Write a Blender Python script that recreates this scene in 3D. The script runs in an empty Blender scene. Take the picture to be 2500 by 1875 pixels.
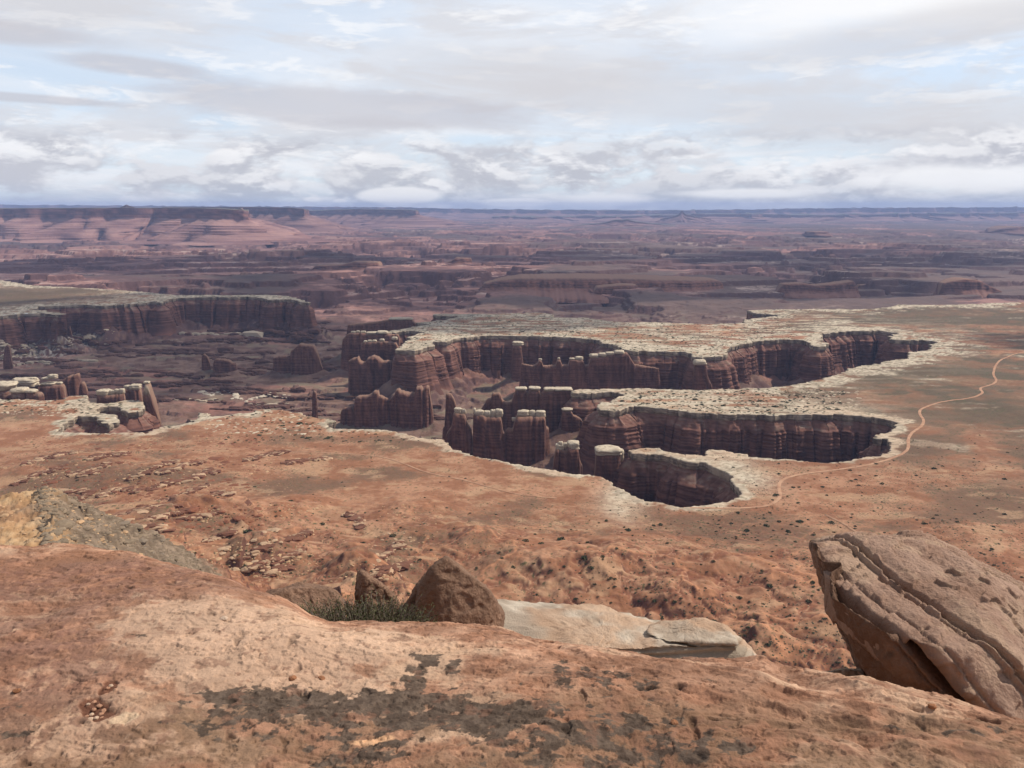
import bpy, bmesh, math, random
import numpy as np
from mathutils import Vector
random.seed(7)
rng = np.random.default_rng(7)
SC = bpy.context.scene
COL = SC.collection
rad = math.radians

# ------------------------------------------------------------------ camera, world, sun, exposure
PITCH = 11.52
FPX = 2122.0
EYE = 400.0
cam_d = bpy.data.cameras.new('camera')
cam = bpy.data.objects.new('camera', cam_d)
COL.objects.link(cam)
cam_d.sensor_width = 36
cam_d.lens = 36 * FPX / 2500
cam_d.clip_start = 0.05
cam_d.clip_end = 300000
cam.location = (0, 0, EYE)
cam.rotation_euler = (rad(90 - PITCH), 0, 0)
SC.camera = cam

SUN_AZ, SUN_EL = 74.0, 48.0
sun_d = bpy.data.lights.new('sun', 'SUN')
sun = bpy.data.objects.new('sun', sun_d)
COL.objects.link(sun)
sun_d.energy = 4.6
sun_d.angle = rad(1.2)
sun_d.color = (1.0, 0.94, 0.86)
sdir = Vector((math.sin(rad(SUN_AZ)) * math.cos(rad(SUN_EL)), math.cos(rad(SUN_AZ)) * math.cos(rad(SUN_EL)), math.sin(rad(SUN_EL))))
sun.rotation_euler = sdir.to_track_quat('Z', 'Y').to_euler()

SC.view_settings.view_transform = 'Standard'
SC.view_settings.look = 'None'
SC.view_settings.gamma = 1
SC.view_settings.exposure = 0.0


class NT:
    """small helper to wire shader maths"""
    def __init__(s, tree):
        s.t = tree
        s.n = tree.nodes
        s.l = tree.links

    def inp(s, node, i, v):
        if v is None:
            return
        if isinstance(v, (int, float)):
            node.inputs[i].default_value = v
        elif isinstance(v, (tuple, list)):
            node.inputs[i].default_value = tuple(v)
        else:
            s.l.new(v, node.inputs[i])

    def m(s, op, a, b=None, c=None, clamp=False):
        n = s.n.new('ShaderNodeMath')
        n.operation = op
        n.use_clamp = clamp
        s.inp(n, 0, a)
        s.inp(n, 1, b)
        if c is not None:
            s.inp(n, 2, c)
        return n.outputs[0]

    def step(s, lo, hi, v):
        n = s.n.new('ShaderNodeMapRange')
        n.interpolation_type = 'SMOOTHSTEP'
        s.inp(n, 0, v)
        s.inp(n, 1, lo)
        s.inp(n, 2, hi)
        n.inputs[3].default_value = 0
        n.inputs[4].default_value = 1
        return n.outputs[0]

    def mix(s, f, a, b, blend='MIX'):
        n = s.n.new('ShaderNodeMix')
        n.data_type = 'RGBA'
        n.blend_type = blend
        s.inp(n, 0, f)
        def c4(v):
            return tuple(v) + (1,) if isinstance(v, (tuple, list)) and len(v) == 3 else v
        s.inp(n, 6, c4(a))
        s.inp(n, 7, c4(b))
        return n.outputs[2]

    def noise(s, vec, scale, detail=5, rough=0.55, dist=0.0, dim='3D'):
        n = s.n.new('ShaderNodeTexNoise')
        n.noise_dimensions = dim
        s.inp(n, 'Vector', vec)
        n.inputs['Scale'].default_value = scale
        n.inputs['Detail'].default_value = detail
        n.inputs['Roughness'].default_value = rough
        n.inputs['Distortion'].default_value = dist
        return n.outputs['Fac']

    def vec(s, x, y, z):
        n = s.n.new('ShaderNodeCombineXYZ')
        s.inp(n, 0, x)
        s.inp(n, 1, y)
        s.inp(n, 2, z)
        return n.outputs[0]

    def voro(s, vec, scale, feature='F1'):
        n = s.n.new('ShaderNodeTexVoronoi')
        n.feature = feature
        s.inp(n, 'Vector', vec)
        n.inputs['Scale'].default_value = scale
        return n.outputs['Distance']


world = bpy.data.worlds.new('World')
SC.world = world
world.use_nodes = True
wn = NT(world.node_tree)
wn.n.clear()
wout = wn.n.new('ShaderNodeOutputWorld')
bg = wn.n.new('ShaderNodeBackground')
sky = wn.n.new('ShaderNodeTexSky')
sky.sky_type = 'NISHITA'
sky.sun_disc = False
sky.sun_elevation = rad(SUN_EL)
sky.sun_rotation = rad(SUN_AZ)
sky.altitude = 1800
sky.dust_density = 2.0
tc = wn.n.new('ShaderNodeTexCoord')
sep = wn.n.new('ShaderNodeSeparateXYZ')
wn.l.new(tc.outputs['Generated'], sep.inputs[0])
dx, dy, dz = sep.outputs
hyp = wn.m('SQRT', wn.m('ADD', wn.m('MULTIPLY', dx, dx), wn.m('MULTIPLY', dy, dy)))
A = wn.m('ARCTAN2', dx, dy)                       # azimuth, radians
E = wn.m('DIVIDE', dz, wn.m('ADD', hyp, 0.001))   # tangent of elevation
ec = wn.m('MAXIMUM', E, 0.0)
inv = wn.m('DIVIDE', 1.0, wn.m('ADD', ec, 0.055))
PU = wn.m('MULTIPLY', A, inv)                      # cloud deck seen in perspective
PV = inv
deck = wn.vec(PU, PV, 0.0)
ang = wn.vec(wn.m('MULTIPLY', A, 1.0), wn.m('MULTIPLY', E, 4.2), 3.3)
n_lo = wn.noise(deck, 0.30, 6, 0.55, 0.6)
n_md = wn.noise(ang, 5.0, 10, 0.62, 0.5)
n_hi = wn.noise(ang, 14.0, 10, 0.62, 0.3)
wob = wn.noise(ang, 8.0, 10, 0.64, 0.2)


def D2A(x, y):
    return math.atan((x - 1106) / 1878.0), (447 - y) / 1878.0


def blob(x, y, w, h, soft=0.5, amp=1.3, tilt=0.0):
    a0, e0 = D2A(x, y)
    da = wn.m('SUBTRACT', A, a0)
    de = wn.m('SUBTRACT', E, e0)
    de = wn.m('ADD', de, wn.m('MULTIPLY', da, tilt))
    u = wn.m('DIVIDE', da, w / 1878.0)
    v = wn.m('DIVIDE', de, h / 1878.0)
    q = wn.m('ADD', wn.m('MULTIPLY', u, u), wn.m('MULTIPLY', v, v))
    q = wn.m('ADD', wn.m('SQRT', q), wn.m('MULTIPLY', wn.m('SUBTRACT', wob, 0.5), amp))
    return wn.step(1.0 + soft, 1.0 - soft, q)


nish = wn.mix(1.0, sky.outputs[0], (0.13, 0.13, 0.13), 'MULTIPLY')
gap = wn.mix(0.72, nish, (0.74, 0.83, 0.95))
# thin high veil over everything
veil = wn.step(0.38, 0.66, n_lo)
c = wn.mix(wn.m('MULTIPLY', veil, 0.8), gap, (0.91, 0.915, 0.94))
grey = wn.step(0.46, 0.62, n_md)
c = wn.mix(wn.m('MULTIPLY', grey, 0.68), c, (0.69, 0.685, 0.715))
white = wn.step(0.52, 0.64, n_hi)
c = wn.mix(wn.m('MULTIPLY', white, 0.55), c, (0.97, 0.97, 0.98))
for b in [(1900, 60, 420, 62, .6, 1.1, 0.0)]:
    c = wn.mix(wn.m('MULTIPLY', blob(*b), 0.85), c, (0.99, 0.98, 0.98))
for b in [(100, 70, 330, 75, .6, 1.2, 0.05), (1120, 175, 330, 62, .6, 1.2, 0.0), (1500, 235, 420, 55, .6, 1.3, 0.08),
          (2000, 300, 420, 55, .6, 1.3, 0.0), (1930, 130, 330, 42, .5, .9, -0.12)]:
    c = wn.mix(wn.m('MULTIPLY', blob(*b), 0.58), c, (0.66, 0.65, 0.675))
for b in [(770, 250, 380, 40, .3, 1.1, 0.04), (330, 186, 125, 17, .35, .9, 0.06), (40, 140, 170, 20, .4, .7, 0.03), (110, 253, 190, 8, .4, .8, 0.03)]:
    c = wn.mix(wn.m('MULTIPLY', blob(*b), 0.68), c, (0.56, 0.55, 0.595))
# the low bank of broken cumulus above the horizon
bank = wn.vec(A, wn.m('MULTIPLY', E, 2.3), 9.1)
b1 = wn.noise(bank, 11.0, 10, 0.58, 0.15)
b2 = wn.noise(wn.vec(A, wn.m('ADD', wn.m('MULTIPLY', E, 2.3), 0.020), 9.1), 11.0, 10, 0.58, 0.15)
b3 = wn.noise(wn.vec(A, wn.m('MULTIPLY', E, 5.0), 5.0), 4.0, 5, 0.5, 0.0)
bm = wn.step(0.088, 0.060, wn.m('ADD', E, wn.m('MULTIPLY', wn.m('SUBTRACT', b1, 0.5), 0.09)))
lit = wn.step(-0.05, 0.085, wn.m('SUBTRACT', b1, b2))
bc = wn.mix(lit, (0.52, 0.53, 0.585), (0.95, 0.945, 0.955))
bc = wn.mix(wn.m('MULTIPLY', wn.step(0.42, 0.6, b3), 0.55), bc, (0.60, 0.605, 0.65))
bcov = wn.step(0.40, 0.52, b1)
c = wn.mix(wn.m('MULTIPLY', wn.m('MULTIPLY', bm, bcov), 0.92), c, bc)
# blue-grey gap and small bright puffs right at the skyline
low = wn.step(0.030, 0.004, E)
lowc = wn.mix(wn.step(0.45, 0.62, n_hi), (0.48, 0.56, 0.68), (0.74, 0.77, 0.82))
c = wn.mix(wn.m('MULTIPLY', low, 0.45), c, lowc)
for b in [(870, 425, 88, 17, .2, .9, 0.0), (1110, 438, 80, 9, .3, .9, 0.0), (685, 432, 20, 5, .3, .6, 0.0), (742, 435, 14, 4, .3, .6, 0.0),
          (1300, 432, 90, 12, .4, 1.1, 0.0), (1600, 420, 130, 10, .4, 1.1, 0.0), (2060, 395, 180, 22, .5, 1.2, 0.0)]:
    c = wn.mix(wn.m('MULTIPLY', blob(*b), 0.92), c, (0.94, 0.94, 0.95))
# higher up the cloud is thinner and more of the deep blue shows
n_top = wn.noise(wn.vec(dx, dy, dz), 2.2, 5, 0.6, 0.3)
topc_ = wn.mix(wn.m('MULTIPLY', wn.step(0.42, 0.62, n_top), 0.55), nish, (0.62, 0.63, 0.66))
c = wn.mix(wn.step(0.24, 0.60, E), c, topc_)
wn.l.new(c, bg.inputs[0])
bg.inputs[1].default_value = 1.04
wn.l.new(bg.outputs[0], wout.inputs[0])

# ------------------------------------------------------------------ maths helpers
CP, SP = math.cos(rad(PITCH)), math.sin(rad(PITCH))


def ray(x, y):
    a = (np.asarray(x, float) - 1250) / FPX
    b = (937.5 - np.asarray(y, float)) / FPX
    return a, CP + b * SP, -SP + b * CP


def at(x, y, z=0.0):
    a, b, c_ = ray(x, y)
    t = (z - EYE) / c_
    return a * t, b * t


def atY(x, y, Y):
    a, b, c_ = ray(x, y)
    t = Y / b
    return a * t, t * c_ + EYE


def tile(ox, oy, s):
    return lambda pts: [(ox + px / s, oy + py / s) for px, py in pts]


T1, T2, T3, T4 = tile(0, 900, 4.424), tile(450, 900, 3.403), tile(1050, 900, 4.022), tile(1400, 900, 2.6024)
T5, T6, T7 = tile(850, 740, 3.403), tile(1400, 740, 2.0109), tile(0, 660, 2.4578)
Z1, Z3, Z4, Z6 = tile(0, 450, 1.7696), tile(0, 1100, 1.7696), tile(1250, 1100, 1.7696), tile(1250, 450, 1.7696)


def h2(ix, iy, seed):
    h = (ix.astype(np.int64) * 374761393 + iy.astype(np.int64) * 668265263 + seed * 974634777) & 0xFFFFFFFF
    h = ((h ^ (h >> 13)) * 1274126177) & 0xFFFFFFFF
    h = h ^ (h >> 16)
    return h


_prm = np.random.default_rng(1234).permutation(4096).astype(np.int32)
_ang = np.random.default_rng(99).uniform(0, 2 * math.pi, 4096)
_gx, _gy = (np.cos(_ang) * 1.5).astype(np.float32), (np.sin(_ang) * 1.5).astype(np.float32)


def pn(x, y, seed=0):
    """2-D gradient noise, about -1..1"""
    x, y = np.broadcast_arrays(x, y)
    x0 = np.floor(x)
    y0 = np.floor(y)
    fx, fy = (x - x0).astype(np.float32), (y - y0).astype(np.float32)
    ix, iy = x0.astype(np.int32), y0.astype(np.int32)
    ux = fx * fx * fx * (fx * (fx * 6 - 15) + 10)
    uy = fy * fy * fy * (fy * (fy * 6 - 15) + 10)
    p0 = _prm[(ix + seed * 131) & 4095]
    p1 = _prm[(ix + 1 + seed * 131) & 4095]
    def g(p, dx_, dy_):
        h = _prm[(p + iy + dy_) & 4095]
        return _gx[h] * (fx - dx_) + _gy[h] * (fy - dy_)
    a0, a1 = g(p0, 0, 0), g(p0, 0, 1)
    a0 += (g(p1, 1, 0) - a0) * ux
    a1 += (g(p1, 1, 1) - a1) * ux
    return a0 + (a1 - a0) * uy


def fbm(x, y, seed=0, o=4, gain=0.5, lac=2.03):
    s = np.zeros(np.broadcast(x, y).shape)
    a, f, t = 1.0, 1.0, 0.0
    for i in range(o):
        s += a * pn(x * f + i * 17.3, y * f - i * 9.1, seed + i)
        t += a
        a *= gain
        f *= lac
    return s * (1.5 / t)


def pn3(x, y, z, seed=0):
    """3-D value noise, -1..1"""
    x0, y0, z0 = np.floor(x), np.floor(y), np.floor(z)
    fx, fy, fz = x - x0, y - y0, z - z0
    ux, uy, uz = fx * fx * (3 - 2 * fx), fy * fy * (3 - 2 * fy), fz * fz * (3 - 2 * fz)
    r = 0
    for k in (0, 1):
        for j in (0, 1):
            for i in (0, 1):
                h = h2(x0 + i + (z0 + k) * 57, y0 + j + (z0 + k) * 131, seed) & 0xFFFF
                w = (ux if i else 1 - ux) * (uy if j else 1 - uy) * (uz if k else 1 - uz)
                r = r + w * (h / 32768.0 - 1)
    return r


def fbm3(x, y, z, seed=0, o=4, gain=0.5):
    s, a, f, t = 0, 1.0, 1.0, 0.0
    for i in range(o):
        s = s + a * pn3(x * f + i * 7.7, y * f + i * 3.1, z * f - i * 5.3, seed + i)
        t += a
        a *= gain
        f *= 2.07
    return s * (1.25 / t)


def sst(a, b, x):
    t = np.clip((x - a) / (b - a), 0, 1)
    return t * t * (3 - 2 * t)


def lerp(a, b, t):
    return a + (b - a) * t


def cmix(c1, c2, t):
    t = np.asarray(t)[..., None]
    return np.asarray(c1) * (1 - t) + np.asarray(c2) * t


# ------------------------------------------------------------------ object helpers
def link(o, parent=None):
    COL.objects.link(o)
    if parent is not None:
        o.parent = parent
    return o


def tag(o, label=None, cat=None, group=None, kind=None):
    if label:
        o['label'] = label
    if cat:
        o['category'] = cat
    if group:
        o['group'] = group
    if kind:
        o['kind'] = kind
    return o


SAT = 1.14


def mesh_np(name, V, Q, mat, col=None, smooth=True, parent=None, loc=None):
    """V (n,3) float, Q (m,k) int; col (n,3) linear colour stored as attribute Col"""
    V = np.asarray(V, dtype=np.float32).reshape(-1, 3)
    Q = np.asarray(Q, dtype=np.int32)
    k = Q.shape[1]
    if loc is not None:
        V = V - np.asarray(loc, dtype=np.float32)
    me = bpy.data.meshes.new(name)
    me.vertices.add(len(V))
    me.vertices.foreach_set('co', V.ravel())
    me.loops.add(Q.size)
    me.loops.foreach_set('vertex_index', Q.ravel())
    me.polygons.add(len(Q))
    me.polygons.foreach_set('loop_start', np.arange(0, Q.size, k, dtype=np.int32))
    me.polygons.foreach_set('loop_total', np.full(len(Q), k, dtype=np.int32))
    me.update(calc_edges=True)
    me.polygons.foreach_set('use_smooth', np.full(len(Q), smooth, dtype=bool))
    if col is not None:
        c4 = np.ones((len(V), 4), dtype=np.float32)
        cc3 = np.asarray(col, dtype=np.float32).reshape(-1, 3)
        g_ = cc3 @ np.array((0.35, 0.45, 0.20), dtype=np.float32)
        c4[:, :3] = np.clip(g_[:, None] + (cc3 - g_[:, None]) * SAT, 0.01, 0.9)
        at_ = me.color_attributes.new('Col', 'FLOAT_COLOR', 'POINT')
        at_.data.foreach_set('color', c4.ravel())
    me.materials.append(mat)
    o = bpy.data.objects.new(name, me)
    if loc is not None:
        o.location = loc
    return link(o, parent)


def grid_quads(nr, nc, mask=None):
    i = np.arange(nr - 1)[:, None] * nc + np.arange(nc - 1)[None, :]
    q = np.stack([i, i + 1, i + nc + 1, i + nc], -1)
    if mask is not None:
        q = q[mask]
    return q.reshape(-1, 4)


def compact(V, Q, col=None):
    used = np.zeros(len(V), bool)
    used[Q.ravel()] = True
    idx = np.cumsum(used) - 1
    return V[used], idx[Q], (None if col is None else col[used])


# ------------------------------------------------------------------ materials
def new_mat(name, rough=0.92):
    m = bpy.data.materials.new(name)
    m.use_nodes = True
    t = NT(m.node_tree)
    b = t.n['Principled BSDF']
    b.inputs['Roughness'].default_value = rough
    b.inputs['Specular IOR Level'].default_value = 0.15
    return m, t, b


def vc_mat(name, layers, bump=None, rough=0.95, contrast=0.25):
    """vertex colour broken up by world-space noise at several scales"""
    m, t, b = new_mat(name, rough)
    vc = t.n.new('ShaderNodeVertexColor')
    vc.layer_name = 'Col'
    geo = t.n.new('ShaderNodeNewGeometry')
    pos = geo.outputs['Position']
    c_ = vc.outputs[0]
    hs = []
    for sc, amp in layers:
        n = t.noise(pos, sc, 4, 0.6)
        f = t.m('ADD', t.m('MULTIPLY', t.m('SUBTRACT', n, 0.5), amp * 2), 1.0)
        c_ = t.mix(1.0, c_, t.vec(f, f, f), 'MULTIPLY')
        hs.append(n)
    t.l.new(c_, b.inputs['Base Color'])
    if bump:
        sc, dist, st = bump
        n = t.noise(pos, sc, 6, 0.65)
        bp = t.n.new('ShaderNodeBump')
        bp.inputs['Strength'].default_value = st
        bp.inputs['Distance'].default_value = dist
        t.l.new(n, bp.inputs['Height'])
        t.l.new(bp.outputs[0], b.inputs['Normal'])
    return m


M_ground = vc_mat('bench_ground', [(0.25, 0.22), (0.03, 0.12)], bump=(0.3, 1.6, 0.6))
M_far = vc_mat('far_ground', [(0.02, 0.18), (0.004, 0.18)], bump=(0.02, 14, 0.7))
M_wall = vc_mat('canyon_wall_rock', [(0.22, 0.20), (0.05, 0.12)], bump=(0.35, 1.5, 0.6))
M_white = vc_mat('white_rim_rock', [(0.5, 0.18), (0.09, 0.10)], bump=(0.5, 0.9, 0.5))
M_ledge = vc_mat('ledge_sandstone', [(9.0, 0.16), (45.0, 0.20), (190.0, 0.20)], bump=(42.0, 0.02, 0.55), rough=0.9)
M_rock = vc_mat('boulder_sandstone', [(7.0, 0.14), (30.0, 0.18), (130.0, 0.20)], bump=(40.0, 0.03, 0.9), rough=0.9)


def shrub_mat(name, c1, c2, sc):
    m, t, b = new_mat(name, 0.8)
    geo = t.n.new('ShaderNodeNewGeometry')
    n = t.noise(geo.outputs['Position'], sc, 3, 0.6)
    t.l.new(t.mix(t.step(0.35, 0.65, n), c1, c2), b.inputs['Base Color'])
    return m


M_bush = shrub_mat('juniper_foliage', (0.035, 0.045, 0.018), (0.07, 0.075, 0.035), 0.4)
M_leaf = shrub_mat('near_shrub_leaf', (0.045, 0.052, 0.022), (0.13, 0.125, 0.058), 25)
M_twig = shrub_mat('dry_twig', (0.10, 0.075, 0.055), (0.22, 0.18, 0.14), 40)
M_scrub = shrub_mat('sage_scrub', (0.045, 0.045, 0.025), (0.10, 0.09, 0.045), 0.3)


def wall_colour(x, y, z, top=0.0):
    """strata of the white rim, the shale bench and the red-brown cliffs"""
    zz = z - top + 1.6 * fbm(x / 60, y / 60, 91, 2)
    n = fbm(x / 22 + z * 0.02, y / 22, 92, 3)
    band = pn(zz / 3.1, np.zeros_like(zz) + 3.3, 93)
    band2 = pn(zz / 0.9, x * 0.01, 94)
    red = cmix((0.092, 0.046, 0.036), (0.172, 0.086, 0.063), sst(-0.5, 0.6, band + 0.5 * band2 + 0.5 * n))
    streak = fbm(x / 5 + y / 7, z / 60, 95, 3)
    red = red * (0.82 + 0.45 * sst(-0.4, 0.5, streak))[..., None]
    cap = cmix((0.17, 0.125, 0.09), (0.36, 0.29, 0.215), sst(-0.3, 0.4, band2 + n))  # rim face darker than its top: shade put into the colour
    cap = cap * (0.55 + 0.5 * sst(-0.35, 0.15, fbm(x / 3.5 + y / 4.5, z / 50, 96, 3)))[..., None]
    talus = cmix((0.20, 0.105, 0.078), (0.255, 0.18, 0.135), sst(-0.2, 0.5, n))
    out = cmix(cap, talus, sst(-12, -13.5, zz))
    out = cmix(out, red, np.clip(sst(-28, -31, zz) + sst(-13.5, -15, zz) * sst(-0.1, 0.3, band2 + band), 0, 1))
    return out


# ------------------------------------------------------------------ plan of the White Rim
RIM_A = []
RIM_A += T1([(0, 332), (120, 335), (300, 335), (480, 345), (700, 338), (760, 303), (940, 290), (955, 340), (985, 372), (1150, 378), (1340, 348),
             (1530, 345), (1570, 385), (1480, 470), (1400, 470), (1330, 435), (1240, 420), (1165, 410), (1080, 415), (1020, 432), (1055, 462), (1070, 485),
             (1250, 500), (1268, 535), (1190, 605), (1100, 560), (1040, 515), (850, 510), (730, 560), (690, 610), (625, 680), (680, 697),
             (800, 692), (1100, 702), (1270, 697), (1530, 692), (1550, 708), (1640, 665), (1730, 632), (1900, 625), (2130, 572)])
RIM_A += T2([(30, 440), (105, 428), (110, 372), (195, 372), (215, 398), (290, 400), (390, 380), (540, 376), (620, 340), (780, 345), (960, 372),
             (1000, 400), (1130, 418), (1280, 432), (1180, 462), (1230, 505), (1400, 508), (1500, 505), (1650, 508), (1800, 532), (1900, 560), (2000, 585), (2160, 592),
             (2205, 660)])
RIM_A += T3([(190, 785), (280, 810), (440, 858), (470, 882), (600, 890), (800, 935), (980, 960), (1190, 992), (1430, 1040), (1600, 1046),
             (1745, 1098), (1800, 1150), (1900, 1190), (2000, 1258), (2120, 1300)])
RIM_A += T4([(440, 838), (560, 852), (700, 880), (760, 878), (900, 866), (1000, 845), (1058, 822), (1072, 788), (1022, 745), (990, 715), (1012, 682),
             (960, 652), (890, 628), (830, 600), (740, 598), (650, 578), (600, 548), (460, 540), (372, 540), (378, 520), (440, 506), (540, 506),
             (580, 526), (640, 537), (720, 552), (790, 546), (830, 558), (860, 520), (950, 515), (1040, 540), (1120, 545), (1125, 562), (1240, 570),
             (1330, 582), (1480, 592), (1600, 603), (1700, 592), (1800, 572), (1950, 552), (2002, 534), (2022, 500), (2013, 448), (1910, 445), (1915, 425),
             (2030, 400), (2055, 345), (1980, 320), (1850, 304), (1700, 292), (1550, 290), (1400, 292), (1300, 296), (1200, 290), (1100, 290),
             (950, 290), (780, 280), (650, 265), (540, 252), (460, 245), (380, 240), (320, 250), (300, 270), (250, 270), (175, 262), (140, 237), (190, 212),
             (250, 222), (245, 202), (320, 165), (275, 142), (230, 150), (100, 157), (0, 157), (-20, 150), (40, 130), (150, 132), (230, 128),
             (320, 130), (450, 128), (640, 135), (800, 138), (960, 132), (1040, 134), (1130, 122), (1200, 125), (1340, 113), (1400, 108)])
RIM_A += T6([(1060, 405), (1170, 385), (1280, 357), (1380, 318), (1480, 300), (1560, 282), (1640, 273), (1652, 240), (1695, 240), (1745, 220),
             (1777, 192), (1730, 181), (1640, 181), (1552, 178), (1588, 146), (1500, 136), (1320, 139), (1210, 155), (1212, 186), (1250, 196), (1240, 214),
             (1172, 210), (1130, 182), (1060, 178), (900, 186), (780, 214), (742, 240), (765, 256), (690, 265), (600, 264), (560, 240), (420, 236),
             (290, 236), (250, 224), (180, 200), (130, 195), (150, 184), (0, 170)])
RIM_A += T5([(1750, 282), (1600, 276), (1250, 270), (1100, 272), (950, 290), (870, 300), (810, 325), (685, 322), (725, 355), (640, 370), (540, 395),
             (400, 390), (455, 350), (505, 312), (490, 285), (620, 252), (735, 262), (600, 237), (500, 228), (330, 252), (160, 256), (170, 246), (430, 222),
             (560, 196), (700, 176), (545, 166), (700, 152), (820, 140), (930, 108), (735, 106), (722, 90), (1100, 90), (1300, 88), (1620, 80),
             (1700, 100), (1712, 120), (1820, 122), (1980, 130), (2100, 145)])
RIM_A += T6([(20, 72), (140, 86), (250, 95), (500, 98), (680, 104), (860, 97), (835, 80), (900, 75), (1022, 60), (900, 51), (845, 36), (1000, 32),
             (1200, 30), (1450, 30), (1550, 22), (1600, 8), (1800, 10), (2212, -4)])
RIM_B = T7([(0, 276), (120, 262), (340, 255), (362, 264), (250, 240), (165, 240), (250, 216), (500, 206), (600, 216), (760, 202), (850, 198),
            (900, 188), (960, 196), (1000, 176), (1050, 166), (1240, 161), (1370, 163), (1480, 158), (1560, 162), (1600, 178), (1720, 172), (1850, 196), (1800, 172),
            (1700, 152), (1560, 146), (1400, 150), (1200, 148), (1050, 150), (930, 138), (850, 130), (700, 118), (600, 112), (400, 100), (200, 92), (0, 60)])


def to_world(poly, z=0.0):
    p = np.array(poly, float)
    x, y = at(p[:, 0], p[:, 1], z)
    return np.stack([x, y], -1)


A_w = to_world(RIM_A)
B_w = to_world(RIM_B)
# close the benches outside the picture
A_w = np.vstack([A_w, [(5200, 5300), (9000, 5600), (9000, -800), (-9000, -800), (-9000, 1750), (-3400, 1900), (-1900, 1900)]])
B_w = np.vstack([B_w, [(-5200, 5600), (-8500, 5200), (-8500, 3000), (-2600, 3000)]])


def resample(P, closed=True, k=0.0016, lo=2.2):
    out = []
    n = len(P)
    for i in range(n if closed else n - 1):
        a, b = P[i], P[(i + 1) % n]
        L = np.hypot(*(b - a))
        mid = (a + b) / 2
        r = np.hypot(*mid)
        ang_ = abs(math.atan2(mid[0], mid[1]))
        st = max(lo, k * r)
        if ang_ > 0.75 or r > 5400 or mid[1] < 300:
            st = 120
        m = max(1, int(L / st))
        for j in range(m):
            out.append(a + (b - a) * j / m)
    return np.array(out)


def smooth_ring(P, it):
    for _ in range(it):
        P = (np.roll(P, 1, 0) + 2 * P + np.roll(P, -1, 0)) / 4
    return P


def rough_rim(P, seed):
    P = resample(P)
    P = smooth_ring(P, 3)
    r = np.hypot(P[:, 0], P[:, 1])
    amp = np.clip(0.0036 * r, 4.0, 14)
    vis = (np.abs(np.arctan2(P[:, 0], P[:, 1])) < 0.8) & (P[:, 1] > 300)
    a = amp * vis
    s = 1 / (amp * 6.5)
    Q = P.copy()
    for k in (0, 1):
        Q[:, k] += a * 0.9 * fbm(P[:, 0] / 14, P[:, 1] / 13, seed + 7 + k * 31, 3, 0.6)
        Q[:, k] += a * 1.15 * fbm(P[:, 0] / 38, P[:, 1] / 38, seed + k * 31, 5, 0.62)
        Q[:, k] += a * 0.6 * fbm(P[:, 0] / 90, P[:, 1] / 90, seed + 5 + k * 31, 2)
    return Q


A_r = rough_rim(A_w, 11)
B_r = rough_rim(B_w, 51)

# signed distance raster: negative on the benches, positive out over the basin
CELL = 7.0
GX0, GX1, GY0, GY1 = -4600.0, 4900.0, 300.0, 6000.0
gx = np.arange(GX0, GX1, CELL)
gy = np.arange(GY0, GY1, CELL)
nx_, ny_ = len(gx), len(gy)


def inside_raster(P):
    res = np.zeros((ny_, nx_), bool)
    x1, y1 = P[:, 0], P[:, 1]
    x2, y2 = np.roll(x1, -1), np.roll(y1, -1)
    for j, yy in enumerate(gy):
        m = (y1 > yy) != (y2 > yy)
        if not m.any():
            continue
        xs = np.sort(x1[m] + (yy - y1[m]) / (y2[m] - y1[m]) * (x2[m] - x1[m]))
        res[j] = np.searchsorted(xs, gx) % 2 == 1
    return res


inA = inside_raster(A_r)
inB = inside_raster(B_r)
seedx = np.full((ny_, nx_), 1e9)
seedy = np.full((ny_, nx_), 1e9)


def densify(P, st=4.0):
    out = []
    Q = np.roll(P, -1, 0)
    for a, b in zip(P, Q):
        L = np.hypot(*(b - a))
        m = max(1, int(L / st))
        t = np.arange(m)[:, None] / m
        out.append(a + (b - a) * t)
    return np.vstack(out)


for P in (A_r, B_r):
    D_ = densify(P)
    ii = np.round((D_[:, 0] - GX0) / CELL).astype(int)
    jj = np.round((D_[:, 1] - GY0) / CELL).astype(int)
    ok = (ii >= 0) & (ii < nx_) & (jj >= 0) & (jj < ny_)
    seedx[jj[ok], ii[ok]] = D_[ok, 0]
    seedy[jj[ok], ii[ok]] = D_[ok, 1]
MX, MY = np.meshgrid(gx, gy)
best = np.hypot(MX - seedx, MY - seedy)
step_ = 1024
while step_ >= 1:
    for ddx in (-step_, 0, step_):
        for ddy in (-step_, 0, step_):
            if ddx == 0 and ddy == 0:
                continue
            sy0, sy1 = max(0, -ddy), min(ny_, ny_ - ddy)
            sx0, sx1 = max(0, -ddx), min(nx_, nx_ - ddx)
            if sy1 <= sy0 or sx1 <= sx0:
                continue
            src = (slice(sy0 + ddy, sy1 + ddy), slice(sx0 + ddx, sx1 + ddx))
            dst = (slice(sy0, sy1), slice(sx0, sx1))
            cx_, cy_ = seedx[src].copy(), seedy[src].copy()
            d_ = np.hypot(MX[dst] - cx_, MY[dst] - cy_)
            b_ = best[dst]
            w = d_ < b_
            b_[w] = d_[w]
            seedx[dst][w] = cx_[w]
            seedy[dst][w] = cy_[w]
    step_ //= 2
SDF = np.where(inA | inB, -best, best)


def sdf(x, y):
    u = np.clip((x - GX0) / CELL, 0, nx_ - 1.001)
    v = np.clip((y - GY0) / CELL, 0, ny_ - 1.001)
    i, j = u.astype(int), v.astype(int)
    fu, fv = u - i, v - j
    d = (SDF[j, i] * (1 - fu) + SDF[j, i + 1] * fu) * (1 - fv) + (SDF[j + 1, i] * (1 - fu) + SDF[j + 1, i + 1] * fu) * fv
    d = np.where(y > GY1 - 20, np.maximum(d, 60), d)
    d = np.where(y < GY0 + 20, -300, d)
    return d


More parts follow.
